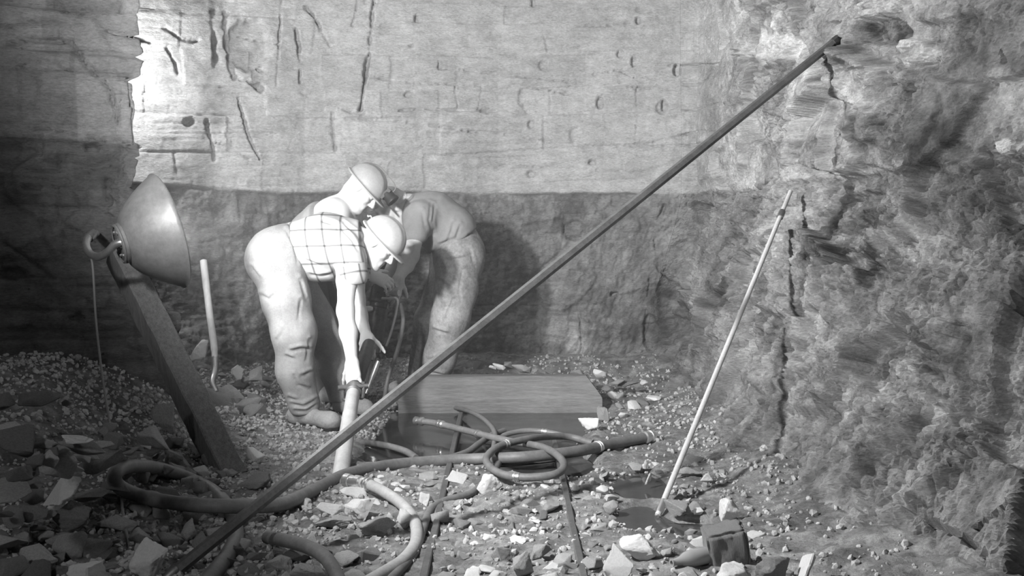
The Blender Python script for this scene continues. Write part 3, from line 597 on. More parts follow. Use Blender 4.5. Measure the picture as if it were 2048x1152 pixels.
hose('coiled hose with shiny end coupling looping over the puddle', [(838,842,.03),(870,846,.03),(920,858,.03),(975,872,.035),(1030,884,.04),(1080,893,.055),(1112,908,.06),(1128,930,.05),(1112,948,.04),(1060,955,.03),(1010,950,.03),(980,934,.03),(974,914,.045),(1000,892,.065),(1055,878,.07),(1100,873,.05),(1140,874,.03),(1185,886,.01)], .0165, M['rubber'], [(0, .06, 1.4), (.075, .05, 1.3)], bands=(.16, .56, .78))
hose('slender hose arching up out of the puddle before the beam', [(905,814,.0),(930,820,.01),(958,832,.03),(980,850,.04),(990,868,.04),(988,890,.01),(984,912,-.01)], .0125, M['rubber'])
hose('curved glossy hose with a clamp at the back of the coil', [(996,882,.0),(1010,870,.02),(1045,862,.03),(1080,862,.03),(1115,868,.02),(1150,878,.0),(1180,888,-.01)], .0130, M['rubber'], bands=(.55,))
hose('short bowed hose breaking the water near the steel tube', [(715,885,-.03),(745,887,-.015),(780,893,.0),(812,903,.005),(832,916,.0)], .0160, M['rubber'])
hose('dark hose rising out of the puddle under the coupling hose', [(900,916,.0),(935,904,.0),(960,886,.01),(985,870,.02),(1008,862,.02)], .0160, M['rubber'])
hose('thin black hose lying under the thick hose by the white slab', [(820,940,-.01),(870,945,-.01),(930,938,-.01),(1000,930,-.01),(1060,925,-.01),(1125,918,-.01)], .0110, M['rubber'])
hose('dusty hose bent across the dark lower rubble', [(535,1075,.02),(575,1082,.06),(620,1096,.07),(655,1120,.06),(680,1165,.03),(690,1200,0)], .021, M['rubber'])

# ------------------------------------------------------------------ bottle
p0, p1 = G(1424, 1108, .04), G(1343, 1126, .032); d = unit(p1 - p0); root = empty('glass_bottle', tuple(p0)); tag(root, 'clear glass bottle lying against the streaked block', 'bottle')
Lb = float(np.linalg.norm(p1 - p0)); r = .027
prof = [(0, 0), (0, r * .8), (.008, r), (Lb * .55, r), (Lb * .68, r * .85), (Lb * .80, r * .5), (Lb * .97, r * .36), (Lb * .97, r * .45), (Lb, r * .45), (Lb, r * .28), (Lb * .8, r * .38), (Lb * .66, r * .72), (Lb * .55, r * .9), (.012, r * .9), (.01, 0)]
m = MB(); m.lathe(prof, p0, d, 28); m.build('bottle_body', M['bottle'], root, sharp=70)

# ------------------------------------------------------------------ stones
def rock_mesh(name, seed, n=13, sub=2, rough=.06, flat=1.):
    rs = np.random.RandomState(seed); P = rs.normal(size=(n, 3)); P /= np.linalg.norm(P, axis=1)[:, None]; P *= (.82 + .25 * rs.rand(n))[:, None]; P[:, 2] *= flat
    bm = bmesh.new(); vs = [bm.verts.new(p) for p in P]; r = bmesh.ops.convex_hull(bm, input=vs)
    bmesh.ops.delete(bm, geom=[v for v in bm.verts if not v.link_faces], context='VERTS')
    bmesh.ops.dissolve_limit(bm, angle_limit=.25, verts=bm.verts, edges=bm.edges)
    bmesh.ops.bevel(bm, geom=list(bm.edges), offset=.055, segments=1, profile=.5, affect='EDGES')
    bmesh.ops.triangulate(bm, faces=bm.faces)
    if sub:
        for _ in range(sub): bmesh.ops.subdivide_edges(bm, edges=[e for e in bm.edges if e.calc_length() > (.16 if sub < 4 else .10)], cuts=1, use_grid_fill=True)
        bmesh.ops.triangulate(bm, faces=bm.faces)
    V = np.array([v.co for v in bm.verts]); k = seed * 3.7
    dv = rough * fbm(V[:, 0] * 2.2 + k, V[:, 1] * 2.2, V[:, 2] * 2.2, o=4, gain=.6); V *= (1 + dv)[:, None]
    mn, mx = V.min(0), V.max(0); V = (V - (mn + mx) / 2) / ((mx - mn) / 2)
    for v, c in zip(bm.verts, V): v.co = c
    for f in bm.faces: f.smooth = True
    for e in bm.edges:
        if len(e.link_faces) == 2 and e.calc_face_angle() > .5: e.smooth = False
    me = bpy.data.meshes.new(name); bm.to_mesh(me); bm.free(); return me
def block_mesh(name, seed, n=0, sub=3, rough=.1):
    bm = bmesh.new(); bmesh.ops.create_cube(bm, size=2); bmesh.ops.bevel(bm, geom=list(bm.edges), offset=.12, segments=2, affect='EDGES'); bmesh.ops.subdivide_edges(bm, edges=list(bm.edges), cuts=10, use_grid_fill=True)
    for v in bm.verts:
        x, y, z = v.co; a = np.array
        k = .15 * float(fbm(a(x * 1.5), a(y * 1.5), a(z * .8), o=4)) + .05 * float(perlin(a(x * 7.), a(y * 7.), a(z * .6)))
        v.co = (x * (1 + k) - .12 * z, y * (1 + k), z * (1 + k) + .14 * x)
    for f in bm.faces: f.smooth = True
    me = bpy.data.meshes.new(name); bm.to_mesh(me); bm.free(); return me
PROTO = [rock_mesh('stone', s, n=9 + s % 7, sub=2, rough=.10) for s in range(14)]
_pm = {}
def proto_for(i, matname):
    k = (i, matname)
    if k not in _pm:
        me = PROTO[i].copy(); me.materials.append(M[matname]); _pm[k] = me
    return _pm[k]
def hero(px, py, w, h, matname, label, seed, n=12, rot=None, depth=.8, z0=None, Y=None):
    """a stone whose base is seen at (px, py), w x h pixels"""
    P = G(px, py, 0.) if Y is None else W(px, py, Y)
    if Y is None:
        for _ in range(3): P = G(px, py, float(base_height(P[0], P[1])))
    s = P[1] / F; me = (block_mesh if matname == 'rock_streak' else rock_mesh)('stone', seed, n, 4, .14); me.materials.append(M[matname])
    o = bpy.data.objects.new('stone', me); COL.objects.link(o); hx, hz = w * s / 2, h * s / 2
    o.scale = (hx, hx * depth, hz); o.location = (P[0], P[1] + hx * depth * .6, P[2] + hz * .86 if z0 is None else z0); o.rotation_euler = rot or (0, 0, 0)
    return tag(o, label, 'stone')
H = [(117,1008,78,64,'rock_pale','pale flat-faced stone standing in the dark rubble by the wire',101,8),
 (290,1165,76,92,'rock_pale','tall white block at the lower end of the hanging wire',102,9),
 (165,1170,72,42,'rock_pale','pale streaked stone beside the tall white block',103,9),
 (150,887,62,22,'rock_pale','long pale shard high on the dark rubble slope under the wall',104,9),
 (138,1066,74,62,'rock_dark','rounded dark stone below the pale flat-faced one',105,16),
 (372,1088,44,54,'rock_grey','grey upright stone between thick hose and steel bar end',106,12),
 (322,868,48,66,'rock_grey','grey upright stone left of the timber prop',107,11),
 (345,932,40,36,'rock_grey','squarish grey stone above the hose loop',108,10),
 (35,1092,50,28,'rock_grey','pointed six-sided grey stone in the dark rubble',109,9),
 (70,1142,76,46,'rock_grey','curved grey stone in the lowest dark rubble',110,10),
 (510,928,40,38,'rock_pale','small white block at the foot of the timber prop',111,8),
 (505,982,66,36,'rock_dark','dark rounded stone in front of the timber prop foot',112,15),
 (706,1000,62,26,'rock_pale','white slab under the coupling of the pale hose',113,9),
 (657,1034,52,34,'rock_pale','pale lumpy stone nearest below the bend of the thick hose',114,10),
 (716,1038,60,42,'rock_pale','bright pointed stone between thick and pale hoses',115,9),
 (752,1074,80,46,'rock_grey','big grey block inside the curve of the pale hose',116,10),
 (664,1062,78,26,'rock_grey','long flat grey stone beside the big grey block',117,10),
 (806,1062,46,44,'rock_pale','pale stone touching the pale hose where it bends',118,9),
 (852,1012,36,32,'rock_pale','white wedge of stone between pale hose and thin hose',119,8),
 (913,968,50,24,'rock_pale','flat white slab under the coiled hose',120,9),
 (980,990,52,44,'rock_pale','white upright wedge at the front of the hose coil',121,8),
 (1177,862,44,28,'rock_pale','white stone at the far end of the puddle by the beam',122,9),
 (1206,842,24,32,'rock_grey','small pale stone right beside the beam end',123,9),
 (1283,1122,88,56,'rock_pale','large pale boulder left of the glass bottle',124,14),
 (1234,1160,64,68,'rock_pale','pale pyramid stone in front of the large pale boulder',125,7),
 (1357,1036,56,36,'rock_grey','pale flat stone just beside the foot of the slim pole',126,10),
 (1462,1046,42,52,'rock_pale','white jagged stone behind the streaked block',127,9),
 (1455,1136,80,88,'rock_streak','large block with a dark streaked face beside the bottle',128,9),
 (1472,1170,78,44,'rock_pale','pale smooth stone below the streaked block',129,12),
 (1612,1170,48,66,'rock_pale','white upright shard at the foot of the right rock wall',130,8),
 (1548,1170,66,64,'rock_dark','dark wedge beside the white upright shard',131,8),
 (1042,1158,48,58,'rock_grey','grey pointed stone midway between the rails',132,9),
 (1004,1128,44,36,'rock_grey','grey flat-topped stone inside the rails',133,10),
 (1084,1120,46,34,'rock_grey','light stone inside the rails near the long straight rail',134,10),
 (1200,746,0,0,'','',0,0),
 (472,758,26,30,'rock_pale','pale stone at the rock face beside the shovel',135,10),
 (396,720,40,44,'rock_pale','pale stone above the timber prop behind the shovel',136,11),
 (1418,972,36,26,'rock_pale','white stone on the gravel bank to one side of the slim pole',137,9),
 (1296,968,16,22,'rock_pale','small white stone by the little puddle',138,9),
 (1292,938,14,14,'rock_pale','tiny white stone beyond the hose end',139,9),
 (1390,930,44,20,'rock_dark','dark flat stone on the gravel bank behind the pole',140,11),
 (1375,958,60,24,'rock_grey','grey flat stone on the gravel bank near the pole',141,11),
 (560,1146,50,34,'rock_grey','grey stone by the dusty bent hose',142,10),
 (220,1066,84,30,'rock_grey','flat grey slab under the wire',143,10),
 (115,1160,40,28,'rock_dark','dark stone between curved and streaked stones',144,11),
 (205,900,40,20,'rock_grey','grey shard right beside the long pale shard',145,9),
 (30,965,60,34,'rock_dark','big dark stone highest at the frame edge on the dark slope',146,11),
 (60,1046,60,40,'rock_dark','slanted dark slab below the big dark stone',147,9)]
HP = []
for i, (px, py, w, h, mt, lb, sd, n) in enumerate(H):
    if not w: continue
    rs = random.Random(sd); hero(px, py, w, h, mt, lb, sd, n, rot=(rs.uniform(-.15, .15), rs.uniform(-.12, .12), rs.uniform(-.5, .5))); HP.append((px, py, max(w, h)))
HP += [(600,850,110),(690,835,80),(850,790,80),(440,830,60)]
def scatter(count, region, size, mats, label, group, seed, flat=.7, avoid=True):
    rs = random.Random(seed); k = 0; tries = 0
    while k < count and tries < count * 60:
        tries += 1; px = rs.uniform(min(p[0] for p in region), max(p[0] for p in region)); py = rs.uniform(min(p[1] for p in region), max(p[1] for p in region))
        if not inside(np.array([px]), np.array([py]), region)[0]: continue
        if avoid and any(abs(px - a) < c * .55 and abs(py - b + c * .3) < c * .5 for a, b, c in HP): continue
        P = G(px, py, 0.)
        for _ in range(3): P = G(px, py, float(base_height(P[0], P[1])))
        if any(inside(np.array([P[0]]), np.array([P[1]]), q)[0] for q in PUD_W): continue
        s = size[0] + (size[1] - size[0]) * rs.random() ** 2.2; i = rs.randrange(14)
        o = bpy.data.objects.new('stone', proto_for(i, rs.choice(mats))); COL.objects.link(o)
        sx, sy, sz = s * rs.uniform(.8, 1.3), s * rs.uniform(.7, 1.1), s * flat * rs.uniform(.5, 1.1)
        o.scale = (sx, sy, sz); o.location = (P[0], P[1], P[2] + sz * .55); o.rotation_euler = (rs.uniform(-.35, .35), rs.uniform(-.35, .35), rs.uniform(0, 6.28))
        HP.append((px, py, s * F / P[1] * 1.5)); tag(o, label, 'stone', group); k += 1
scatter(125, [(0,800),(60,790),(140,800),(210,850),(260,900),(330,880),(440,930),(500,990),(480,1010),(240,1010),(210,1165),(0,1165)], (.02, .075), ['rock_dark', 'rock_dark', 'rock_grey'], 'small angular stone in the dark rubble slope under the hanging wire', 'rubble on the dark slope under the wire', 1)
scatter(40, [(240,1020),(500,1030),(640,1090),(780,1100),(740,1165),(230,1165)], (.02, .055), ['rock_dark', 'rock_grey'], 'small stone in the dark rubble in front of the thick hose', 'rubble in front of the thick hose', 2)
scatter(26, [(600,1000),(700,955),(860,950),(860,1010),(780,1090),(640,1080)], (.018, .045), ['rock_grey', 'rock_pale'], 'small stone in the pile between the thick and the pale hose', 'stones between the two hoses', 3)
scatter(46, [(880,1010),(1110,960),(1150,1165),(860,1165)], (.015, .045), ['rock_grey', 'rock_grey', 'rock_pale'], 'small stone on the mud between the two rails', 'stones between the rails', 4)
scatter(60, [(1140,960),(1420,880),(1470,990),(1560,1165),(1180,1165)], (.012, .04), ['rock_grey', 'rock_grey', 'rock_pale'], 'small stone on the gravel bank around the slim pole', 'stones around the slim pole', 5)
scatter(30, [(880,752),(1210,752),(1290,760),(1320,800),(1260,860),(1225,800),(1190,735),(900,735)], (.02, .06), ['rock_grey', 'rock_dark', 'rock_pale'], 'small stone at the foot of the rock face around the timber beam', 'stones behind the beam', 6)
scatter(24, [(440,750),(570,760),(600,850),(480,830)], (.02, .07), ['rock_grey', 'rock_dark'], 'stone at the foot of the rock face by the shovel', 'stones by the shovel', 7)
def gravel():
    rs = np.random.RandomState(5); n = 20000; pts = []
    x = np.concatenate([rs.uniform(-2.4, 1.25, n // 2), rs.uniform(-2.5, -.6, n - n // 2)]); y = rs.uniform(3.0, 7.9, n); k = perlin(x * 2.5, y * 2.5) + .3 * rs.rand(n); keep = k > -.1 - .4 * (x < -.9)
    for q in PUD_W: keep &= ~inside(x, y, q)
    x, y = x[keep], y[keep]; z = floor_z(x, y); s = .004 + .012 * rs.rand(len(x)) ** 2.5
    ico = bmesh.new(); bmesh.ops.create_icosphere(ico, subdivisions=1, radius=1); iv = np.array([v.co for v in ico.verts]); ifc = np.array([[v.index for v in f.verts] for f in ico.faces]); ico.free()
    m = len(x); q = rs.normal(size=(m, 4)); q /= np.linalg.norm(q, axis=1)[:, None]; w, a, b, c = q.T
    R = np.stack([1-2*(b*b+c*c), 2*(a*b-w*c), 2*(a*c+w*b), 2*(a*b+w*c), 1-2*(a*a+c*c), 2*(b*c-w*a), 2*(a*c-w*b), 2*(b*c+w*a), 1-2*(a*a+b*b)], 1).reshape(m, 3, 3)
    loc = iv[None] * (.75 + .5 * rs.rand(m, 12, 1)) * rs.uniform(.6, 1.25, (m, 1, 3)); V = np.einsum('mij,mkj->mki', R, loc) * s[:, None, None] + np.stack([x, y, z + .3 * s], 1)[:, None]
    Fc = (ifc[None] + 12 * np.arange(m)[:, None, None]).reshape(-1, 3)
    tag(mesh_from('ground_gravel', V.reshape(-1, 3), Fc, M['gravel'], smooth=False), 'loose grit and pebbles spread over the mine floor', 'gravel', kind='stuff')
gravel()

# ------------------------------------------------------------------ drilling dust hanging in the air around the men
def dust():
    m = bpy.data.materials.new('drilling_dust'); m.use_nodes = True; nt = m.node_tree; nt.nodes.clear()
    v = nt.nodes.new('ShaderNodeVolumeScatter'); v.inputs['Density'].default_value = .034; v.inputs['Anisotropy'].default_value = .2; v.inputs['Color'].default_value = g(.95)
    o = nt.nodes.new('ShaderNodeOutputMaterial'); nt.links.new(v.outputs[0], o.inputs['Volume'])
    b = MB().box((-.35, 6.35, 1.45), (1.55, 0, 0), (0, 1.55, 0), (0, 0, 1.42)); ob = b.build('dust_haze', m, smooth=False)
    tag(ob, 'pale drilling dust hanging in the air around the three miners', 'haze', kind='stuff')
dust()
# ------------------------------------------------------------------ bodies: smooth blended volumes turned into one continuous surface
def poly_smin(a, b, k):
    h = np.maximum(k - np.abs(a - b), 0) / k; return np.minimum(a, b) - h * h * k * .25
class Body:
    def __init__(s, h): s.h = h; s.P = []; s.cuts = []
    def cap(s, a, b, ra, rb=None, k=.03, side=None, sq=1., tagk=None):
        s.P.append(('c', np.array(a, float), np.array(b, float), ra, ra if rb is None else rb, k, None if side is None else unit(side), sq, tagk)); return s
    def chain(s, pts, rs, k=.03, **kw):
        for i in range(len(pts) - 1): s.cap(pts[i], pts[i + 1], rs[i], rs[i + 1], k, **kw)
        return s
    def ell(s, c, ax, r, k=.02, neg=False): s.P.append(('e', np.array(c, float), np.array([unit(a) for a in ax]), np.array(r, float), k, neg)); return s
    def cut(s, p, n, k=.006): s.cuts.append((np.array(p, float), unit(n), k, None)); return s            # keep the side n points away from
    def hollow(s, p, n, d, c=None, rad=None): return s
    def field(s):
        lo = np.full(3, 1e9); hi = -lo
        for q in s.P:
            if q[0] == 'c': r = max(q[3], q[4]) * max(1, q[7]); lo = np.minimum(lo, np.minimum(q[1], q[2]) - r); hi = np.maximum(hi, np.maximum(q[1], q[2]) + r)
            elif not q[5]: r = q[3].max(); lo = np.minimum(lo, q[1] - r); hi = np.maximum(hi, q[1] + r)
        h = s.h; lo -= 4 * h; hi += 4 * h; n = np.ceil((hi - lo) / h).astype(int); f = np.full(n, .5, np.float32)
        for q in s.P:
            if q[0] == 'c': r = max(q[3], q[4]) * max(1, q[7]); a, b = np.minimum(q[1], q[2]) - r, np.maximum(q[1], q[2]) + r; k = q[5]
            else: r = q[3].max(); a, b = q[1] - r, q[1] + r; k = q[4]
            m = k + 3 * h; i0 = np.clip(np.floor((a - m - lo) / h).astype(int), 0, n); i1 = np.clip(np.ceil((b + m - lo) / h).astype(int), 0, n)
            sl = tuple(slice(x, y) for x, y in zip(i0, i1)); g_ = [lo[d] + h * np.arange(i0[d], i1[d]) for d in range(3)]
            X, Y, Z = np.meshgrid(*g_, indexing='ij'); P = np.stack([X, Y, Z], -1)
            if q[0] == 'c':
                A, Bq, ra, rb, side, sq = q[1], q[2], q[3], q[4], q[6], q[7]
                if side is not None:
                    sc = 1 / sq - 1; P = P + (((P - A) @ side) * sc)[..., None] * side; Bq = Bq + ((Bq - A) @ side) * sc * side
                ba = Bq - A; t = np.clip(((P - A) @ ba) / (ba @ ba + 1e-12), 0, 1); d = np.linalg.norm(P - A - t[..., None] * ba, axis=-1) - (ra + (rb - ra) * t); neg = False
            else:
                qq = (P - q[1]) @ q[2].T / q[3]; k0 = np.linalg.norm(qq, axis=-1); k1 = np.linalg.norm(qq / q[3], axis=-1) + 1e-9; d = k0 * (k0 - 1) / k1; neg = q[5]
            d = d.astype(np.float32); f[sl] = -poly_smin(-f[sl], d, k) if neg else poly_smin(f[sl], d, k)
        if s.cuts:
            X, Y, Z = [lo[d] + h * np.arange(n[d]) for d in range(3)]
            for p, nn, k, _ in s.cuts:
                d = ((X - p[0]) * nn[0])[:, None, None] + ((Y - p[1]) * nn[1])[None, :, None] + ((Z - p[2]) * nn[2])[None, None, :]
                f = -poly_smin(-f, -d.astype(np.float32), k)
        return f, lo
    def mesh(s):
        f, lo = s.field(); h = s.h; n = f.shape; ins = f < 0; cnt = np.zeros(tuple(x - 1 for x in n), np.int8)
        offs = [(a, b, c) for a in (0, 1) for b in (0, 1) for c in (0, 1)]
        for a, b, c in offs: cnt += ins[a:n[0] - 1 + a, b:n[1] - 1 + b, c:n[2] - 1 + c]
        act = np.argwhere((cnt > 0) & (cnt < 8)); idx = np.full(cnt.shape, -1, np.int32); idx[tuple(act.T)] = np.arange(len(act))
        v = {o: f[act[:, 0] + o[0], act[:, 1] + o[1], act[:, 2] + o[2]] for o in offs}; S = np.zeros((len(act), 3)); C = np.zeros(len(act))
        for o in offs:
            for d in range(3):
                if o[d] == 0:
                    p = list(o); p[d] = 1; p = tuple(p); m = (v[o] < 0) != (v[p] < 0); t = np.where(m, v[o] / (v[o] - v[p] + 1e-12), 0); e = np.tile(np.array(o, float), (len(act), 1)); e[:, d] = t
                    S += e * m[:, None]; C += m
        V = lo + h * (act + S / C[:, None]); Q = []
        for d in range(3):
            sl0 = [slice(1, -1)] * 3; sl1 = [slice(1, -1)] * 3; sl0[d] = slice(0, -1); sl1[d] = slice(1, None)
            A, Bb = ins[tuple(sl0)], ins[tuple(sl1)]; e = np.argwhere(A != Bb); flip = A[tuple(e.T)]
            off = np.array([1, 1, 1]); off[d] = 0; e = e + off; u, w = [(1, 2), (2, 0), (0, 1)][d]
            def I(du, dw):
                q = e.copy(); q[:, u] += du; q[:, w] += dw; return idx[tuple(q.T)]
            q = np.stack([I(-1, -1), I(0, -1), I(0, 0), I(-1, 0)], 1); q[~flip] = q[~flip][:, ::-1]; Q.append(q)
        Q = np.concatenate(Q); Q = Q[(Q >= 0).all(1)]
        return V, Q
    def build(s, name, mat, parent=None, disp=None, attrs=None, smooth_it=1):
        V, Q = s.mesh()
        for _ in range(smooth_it):                      # relax the surface a little
            acc = np.zeros_like(V); c = np.zeros(len(V))
            for a, b in ((0, 1), (1, 2), (2, 3), (3, 0)):
                np.add.at(acc, Q[:, a], V[Q[:, b]]); np.add.at(acc, Q[:, b], V[Q[:, a]]); np.add.at(c, Q[:, a], 1); np.add.at(c, Q[:, b], 1)
            V = .5 * V + .5 * acc / np.maximum(c, 1)[:, None]
        if disp is not None:
            n = np.cross(V[Q[:, 2]] - V[Q[:, 0]], V[Q[:, 3]] - V[Q[:, 1]]); Nv = np.zeros_like(V)
            for a in range(4): np.add.at(Nv, Q[:, a], n)
            Nv /= np.linalg.norm(Nv, axis=1)[:, None] + 1e-12; V = V + Nv * disp(V)[:, None]
        return mesh_from(name, V, Q, mat, parent, attrs=None if attrs is None else attrs(V))
def hand(b, wrist, f, back, thumb_sign, curl, sc=1.06, spread=.06, thumb=(.55, .75, -.35), tcurl=.3):
    """palm, four fingers of different length with three bends each, thumb from the side of the palm"""
    w = np.array(wrist, float); f = unit(f); nb = unit(np.array(back) - f * np.dot(back, f)); s = np.cross(f, nb) * thumb_sign
    L = [(.040, .026, .020, .030, .086), (.045, .030, .021, .010, .091), (.041, .028, .021, -.010, .086), (.032, .021, .018, -.028, .077)]
    for i, (l1, l2, l3, so, fo) in enumerate(L):
        kn = w + sc * (f * fo + s * so); b.cap(w + sc * (f * .012 + s * so * .55), kn, sc * .0155, sc * .0125, .022)
        ang = 0; p = kn; rr = [.0100, .0090, .0082, .0072] if i < 3 else [.0088, .008, .0072, .0064]; cu = curl[i] if hasattr(curl[0], '__len__') else curl
        base = unit(f + s * spread * (1.5 - i))
        for j, (ln, a) in enumerate(zip((l1, l2, l3), cu)):
            ang += a; d = math.cos(ang) * base - math.sin(ang) * nb; q = p + sc * ln * d; b.cap(p, q, sc * rr[j], sc * rr[j + 1], .004); p = q
    d = unit(f * thumb[0] + s * thumb[1] + nb * thumb[2]); p = w + sc * (f * .022 + s * .024 - nb * .004); q = p + sc * .044 * d; b.cap(p, q, sc * .0155, sc * .0118, .016)
    d2 = unit(d + f * tcurl - nb * tcurl); p2 = q + sc * .033 * d2; b.cap(q, p2, sc * .0112, sc * .0098, .005); b.cap(p2, p2 + sc * .026 * unit(d2 - nb * tcurl * .6), sc * .0098, sc * .008, .005)
def head(b, c, fwd, up, sc=1.0, neck=None, neckr=.062):
    c = np.array(c, float); f = unit(fwd); u = unit(np.array(up) - f * np.dot(up, f)); s = np.cross(f, u); ax = (f, s, u)
    Pt = lambda a, b_, d: c + sc * (f * a + s * b_ + u * d)
    b.ell(Pt(-.012, 0, .030), ax, sc * np.array((.100, .078, .100)), .03); b.ell(Pt(.028, 0, -.055), ax, sc * np.array((.064, .058, .072)), .035)
    b.ell(Pt(.074, 0, -.108), ax, sc * np.array((.024, .028, .020)), .025)
    for sg in (1, -1):
        b.cap(Pt(-.005, sg * .055, -.055), Pt(.062, sg * .026, -.105), sc * .020, sc * .018, .02); b.ell(Pt(.062, sg * .045, -.025), ax, sc * np.array((.024, .024, .022)), .025)
    b.cap(Pt(.080, -.034, .022), Pt(.080, .034, .022), sc * .014, None, .018)
    for sg in (1, -1):
        b.ell(Pt(.094, sg * .031, .001), ax, sc * np.array((.017, .019, .012)), .012, neg=True); b.ell(Pt(.074, sg * .031, .001), ax, sc * np.array((.0135, .014, .0125)), .004)
        b.ell(Pt(-.008, sg * .080, -.008), (unit(f + s * sg * -.0), unit(s), u), sc * np.array((.022, .010, .034)), .008); b.ell(Pt(.000, sg * .089, -.004), ax, sc * np.array((.011, .006, .018)), .006, neg=True)
    b.cap(Pt(.090, 0, .006), Pt(.112, 0, -.030), sc * .0095, sc * .0125, .012); [b.ell(Pt(.100, sg * .012, -.035), ax, sc * np.array((.011, .009, .009)), .008) for sg in (1, -1)]
    b.cap(Pt(.084, -.018, -.068), Pt(.084, .018, -.068), sc * .008, None, .010); b.cap(Pt(.083, -.015, -.083), Pt(.083, .015, -.083), sc * .0085, None, .010)
    b.cap(Pt(.098, -.020, -.0755), Pt(.098, .020, -.0755), sc * .003, None, .004) if False else None
    if neck is not None: b.cap(Pt(-.030, 0, -.055), neck, sc * neckr, sc * neckr * 1.08, .03)
    return Pt, f, s, u
def folds(V, amp, fr=(9, 9, 16), seed=0., sharp=1.):
    p = perlin(V[:, 0] * fr[0] + seed, V[:, 1] * fr[1] + .2, V[:, 2] * fr[2] + seed); q = perlin(V[:, 0] * fr[0] * 2.1 + seed, V[:, 1] * fr[1] * 2.1, V[:, 2] * fr[2] * 2.1)
    return amp * (1 - 2.2 * np.abs(p)) * .5 + amp * .25 * (1 - 2.2 * np.abs(q)) + .4 * amp * perlin(V[:, 0] * 5, V[:, 1] * 5, V[:, 2] * 5 + seed)
def creases(V, lines, depth=.008):
    """cloth creases: a narrow valley with a raised lip along each line seen on the cloth"""
    px, py = project(V); d = np.zeros(len(V)); w = 1.6 * perlin(px / 16, py / 16)
    for ln in lines:
        wd = 3.2; s = segdist(px + w, py + w, ln); off = segdist(px + w, py + w + 6, ln); ends = np.minimum(1, np.minimum(np.hypot(px - ln[0][0], py - ln[0][1]), np.hypot(px - ln[-1][0], py - ln[-1][1])) / 10 + .25)
        d += (-depth * np.exp(-(s / wd) ** 2) + .6 * depth * np.exp(-(off / 4.5) ** 2)) * ends
    return d
def helmet(parent, Pt, f, s, u, mat, sc=1.0, lamp=False, tilt=.0):
    """hard hat: domed shell with three ridges, rolled brim longer at the front"""
    V = []; Fc = []; n = 64; prof = []
    for t in np.linspace(math.pi / 2, .05, 16): prof.append((math.cos(t), .030 + .118 * math.sin(t), 0.))
    prof += [(1.0, .030, .0), (1.03, .026, .3), (1.12, .021, 1.), (1.125, .016, 1.05), (1.12, .012, 1.), (1.03, .016, .3), (.96, .022, 0.), (.93, .05, 0.), (.8, .10, 0), (.5, .13, 0), (.0, .14, 0)]
    fu = unit(f * math.cos(tilt) + u * math.sin(tilt)); uu = unit(u * math.cos(tilt) - f * math.sin(tilt)); c0 = Pt(0, 0, 0)
    for ri, (r, z, br) in enumerate(prof):
        for k in range(n):
            a = 2 * math.pi * k / n; x, y = math.cos(a), math.sin(a); fx = .128 + .030 * br * max(0, x) ** 2 * (r > 1.02); sx = .104; rid = 0
            if ri < 16: rid = .004 * (math.exp(-((y * r) / .10) ** 2) + math.exp(-((abs(y) * r - .42) / .08) ** 2)) * min(1, (z - .03) / .03)
            V.append(c0 + sc * (fu * (-.012 + fx * r * x) + s * (sx * r * y) + uu * (z + rid)))
    m = len(prof); Fc = [(i * n + k, i * n + (k + 1) % n, (i + 1) * n + (k + 1) % n, (i + 1) * n + k) for i in range(m - 1) for k in range(n)]
    mb = MB().add(V, Fc); hm = mb.build('hard_hat', mat, parent, sharp=55); hm['label'] = 'hard hat with a rolled brim'
    T = lambda a, b_, d: c0 + sc * (fu * a + s * b_ + uu * d)
    if lamp:
        m = MB(); m.lathe([(0, 0), (0, .030), (.012, .033), (.044, .036), (.052, .041), (.064, .041), (.064, .034), (.058, .0)], T(.110, 0, .084), fu, 24); m.box(T(.112, 0, .080), fu * .012, s * .028, uu * .036)
        lp = m.build('cap_lamp', M['black'], hm, sharp=40); lp['label'] = 'dark cap lamp clipped to the front of the hard hat'
        m = MB(); m.tube(spline([T(.130, .0, .118), T(.124, .006, .145), T(.090, .01, .158), T(.04, .012, .158), T(-.04, .01, .156), T(-.105, .008, .115), T(-.135, .005, .05)], 8), .0035 * sc, 8); m.build('lamp_cable', M['wire'], lp)
    else:
        m = MB(); m.box(T(-.128, 0, .05), fu * .006, s * .016, uu * .012); m.tube(spline([T(-.133, .0, .05), T(-.150, .0, .058), T(-.158, 0, .045), T(-.165, .0, .05)], 6), .004, 8); m.build('cable_hook', M['hat_pale'], hm)
    return hm
def boot(parent, heel, toe, ankle, mat, sc=1.0):
    h, t, a = [np.array(q, float) for q in (heel, toe, ankle)]; d = unit(t - h); up = np.array([0, 0, 1.]); s = np.cross(d, up); b = Body(.006)
    b.cap(h + up * .045, t - d * .055 + up * .042, .044, .046, .03, s, .95); b.ell(t - d * .055 + up * .042, (d, s, up), (.062, .05, .042), .03); b.cap(h + d * .02 + up * .05, a + up * .05, .048, .056, .04)
    b.cap(h + d * .10 + up * .07, a + d * .01, .040, .048, .04); b.cut(h + up * .006, -up, .006)
    o = b.build('boot', mat, parent, disp=lambda V: folds(V, .003, (25, 25, 30)))
    m = MB(); V = []; outl = [(-.05, .0), (-.045, .032), (-.01, .042), (.06, .036), (.0, .0)]; ln = np.linalg.norm(t - h)
    pts = [(-.050, 0), (-.042, .030), (-.01, .041), (.06, .036), (ln * .5, .036), (ln - .10, .046), (ln - .05, .047), (ln - .01, .030), (ln + .006, 0)]; pts = pts + [(x, -y) for x, y in pts[-2:0:-1]]; k = len(pts)
    for z in (-.012, .014): V += [h + d * x + s * y + up * z for x, y in pts]
    m.add(V, [tuple(range(k)), tuple(range(2 * k - 1, k - 1, -1))] + [(i, (i + 1) % k, k + (i + 1) % k, k + i) for i in range(k)]); m.build('boot_sole', M['black'], o, smooth=False)
    return o
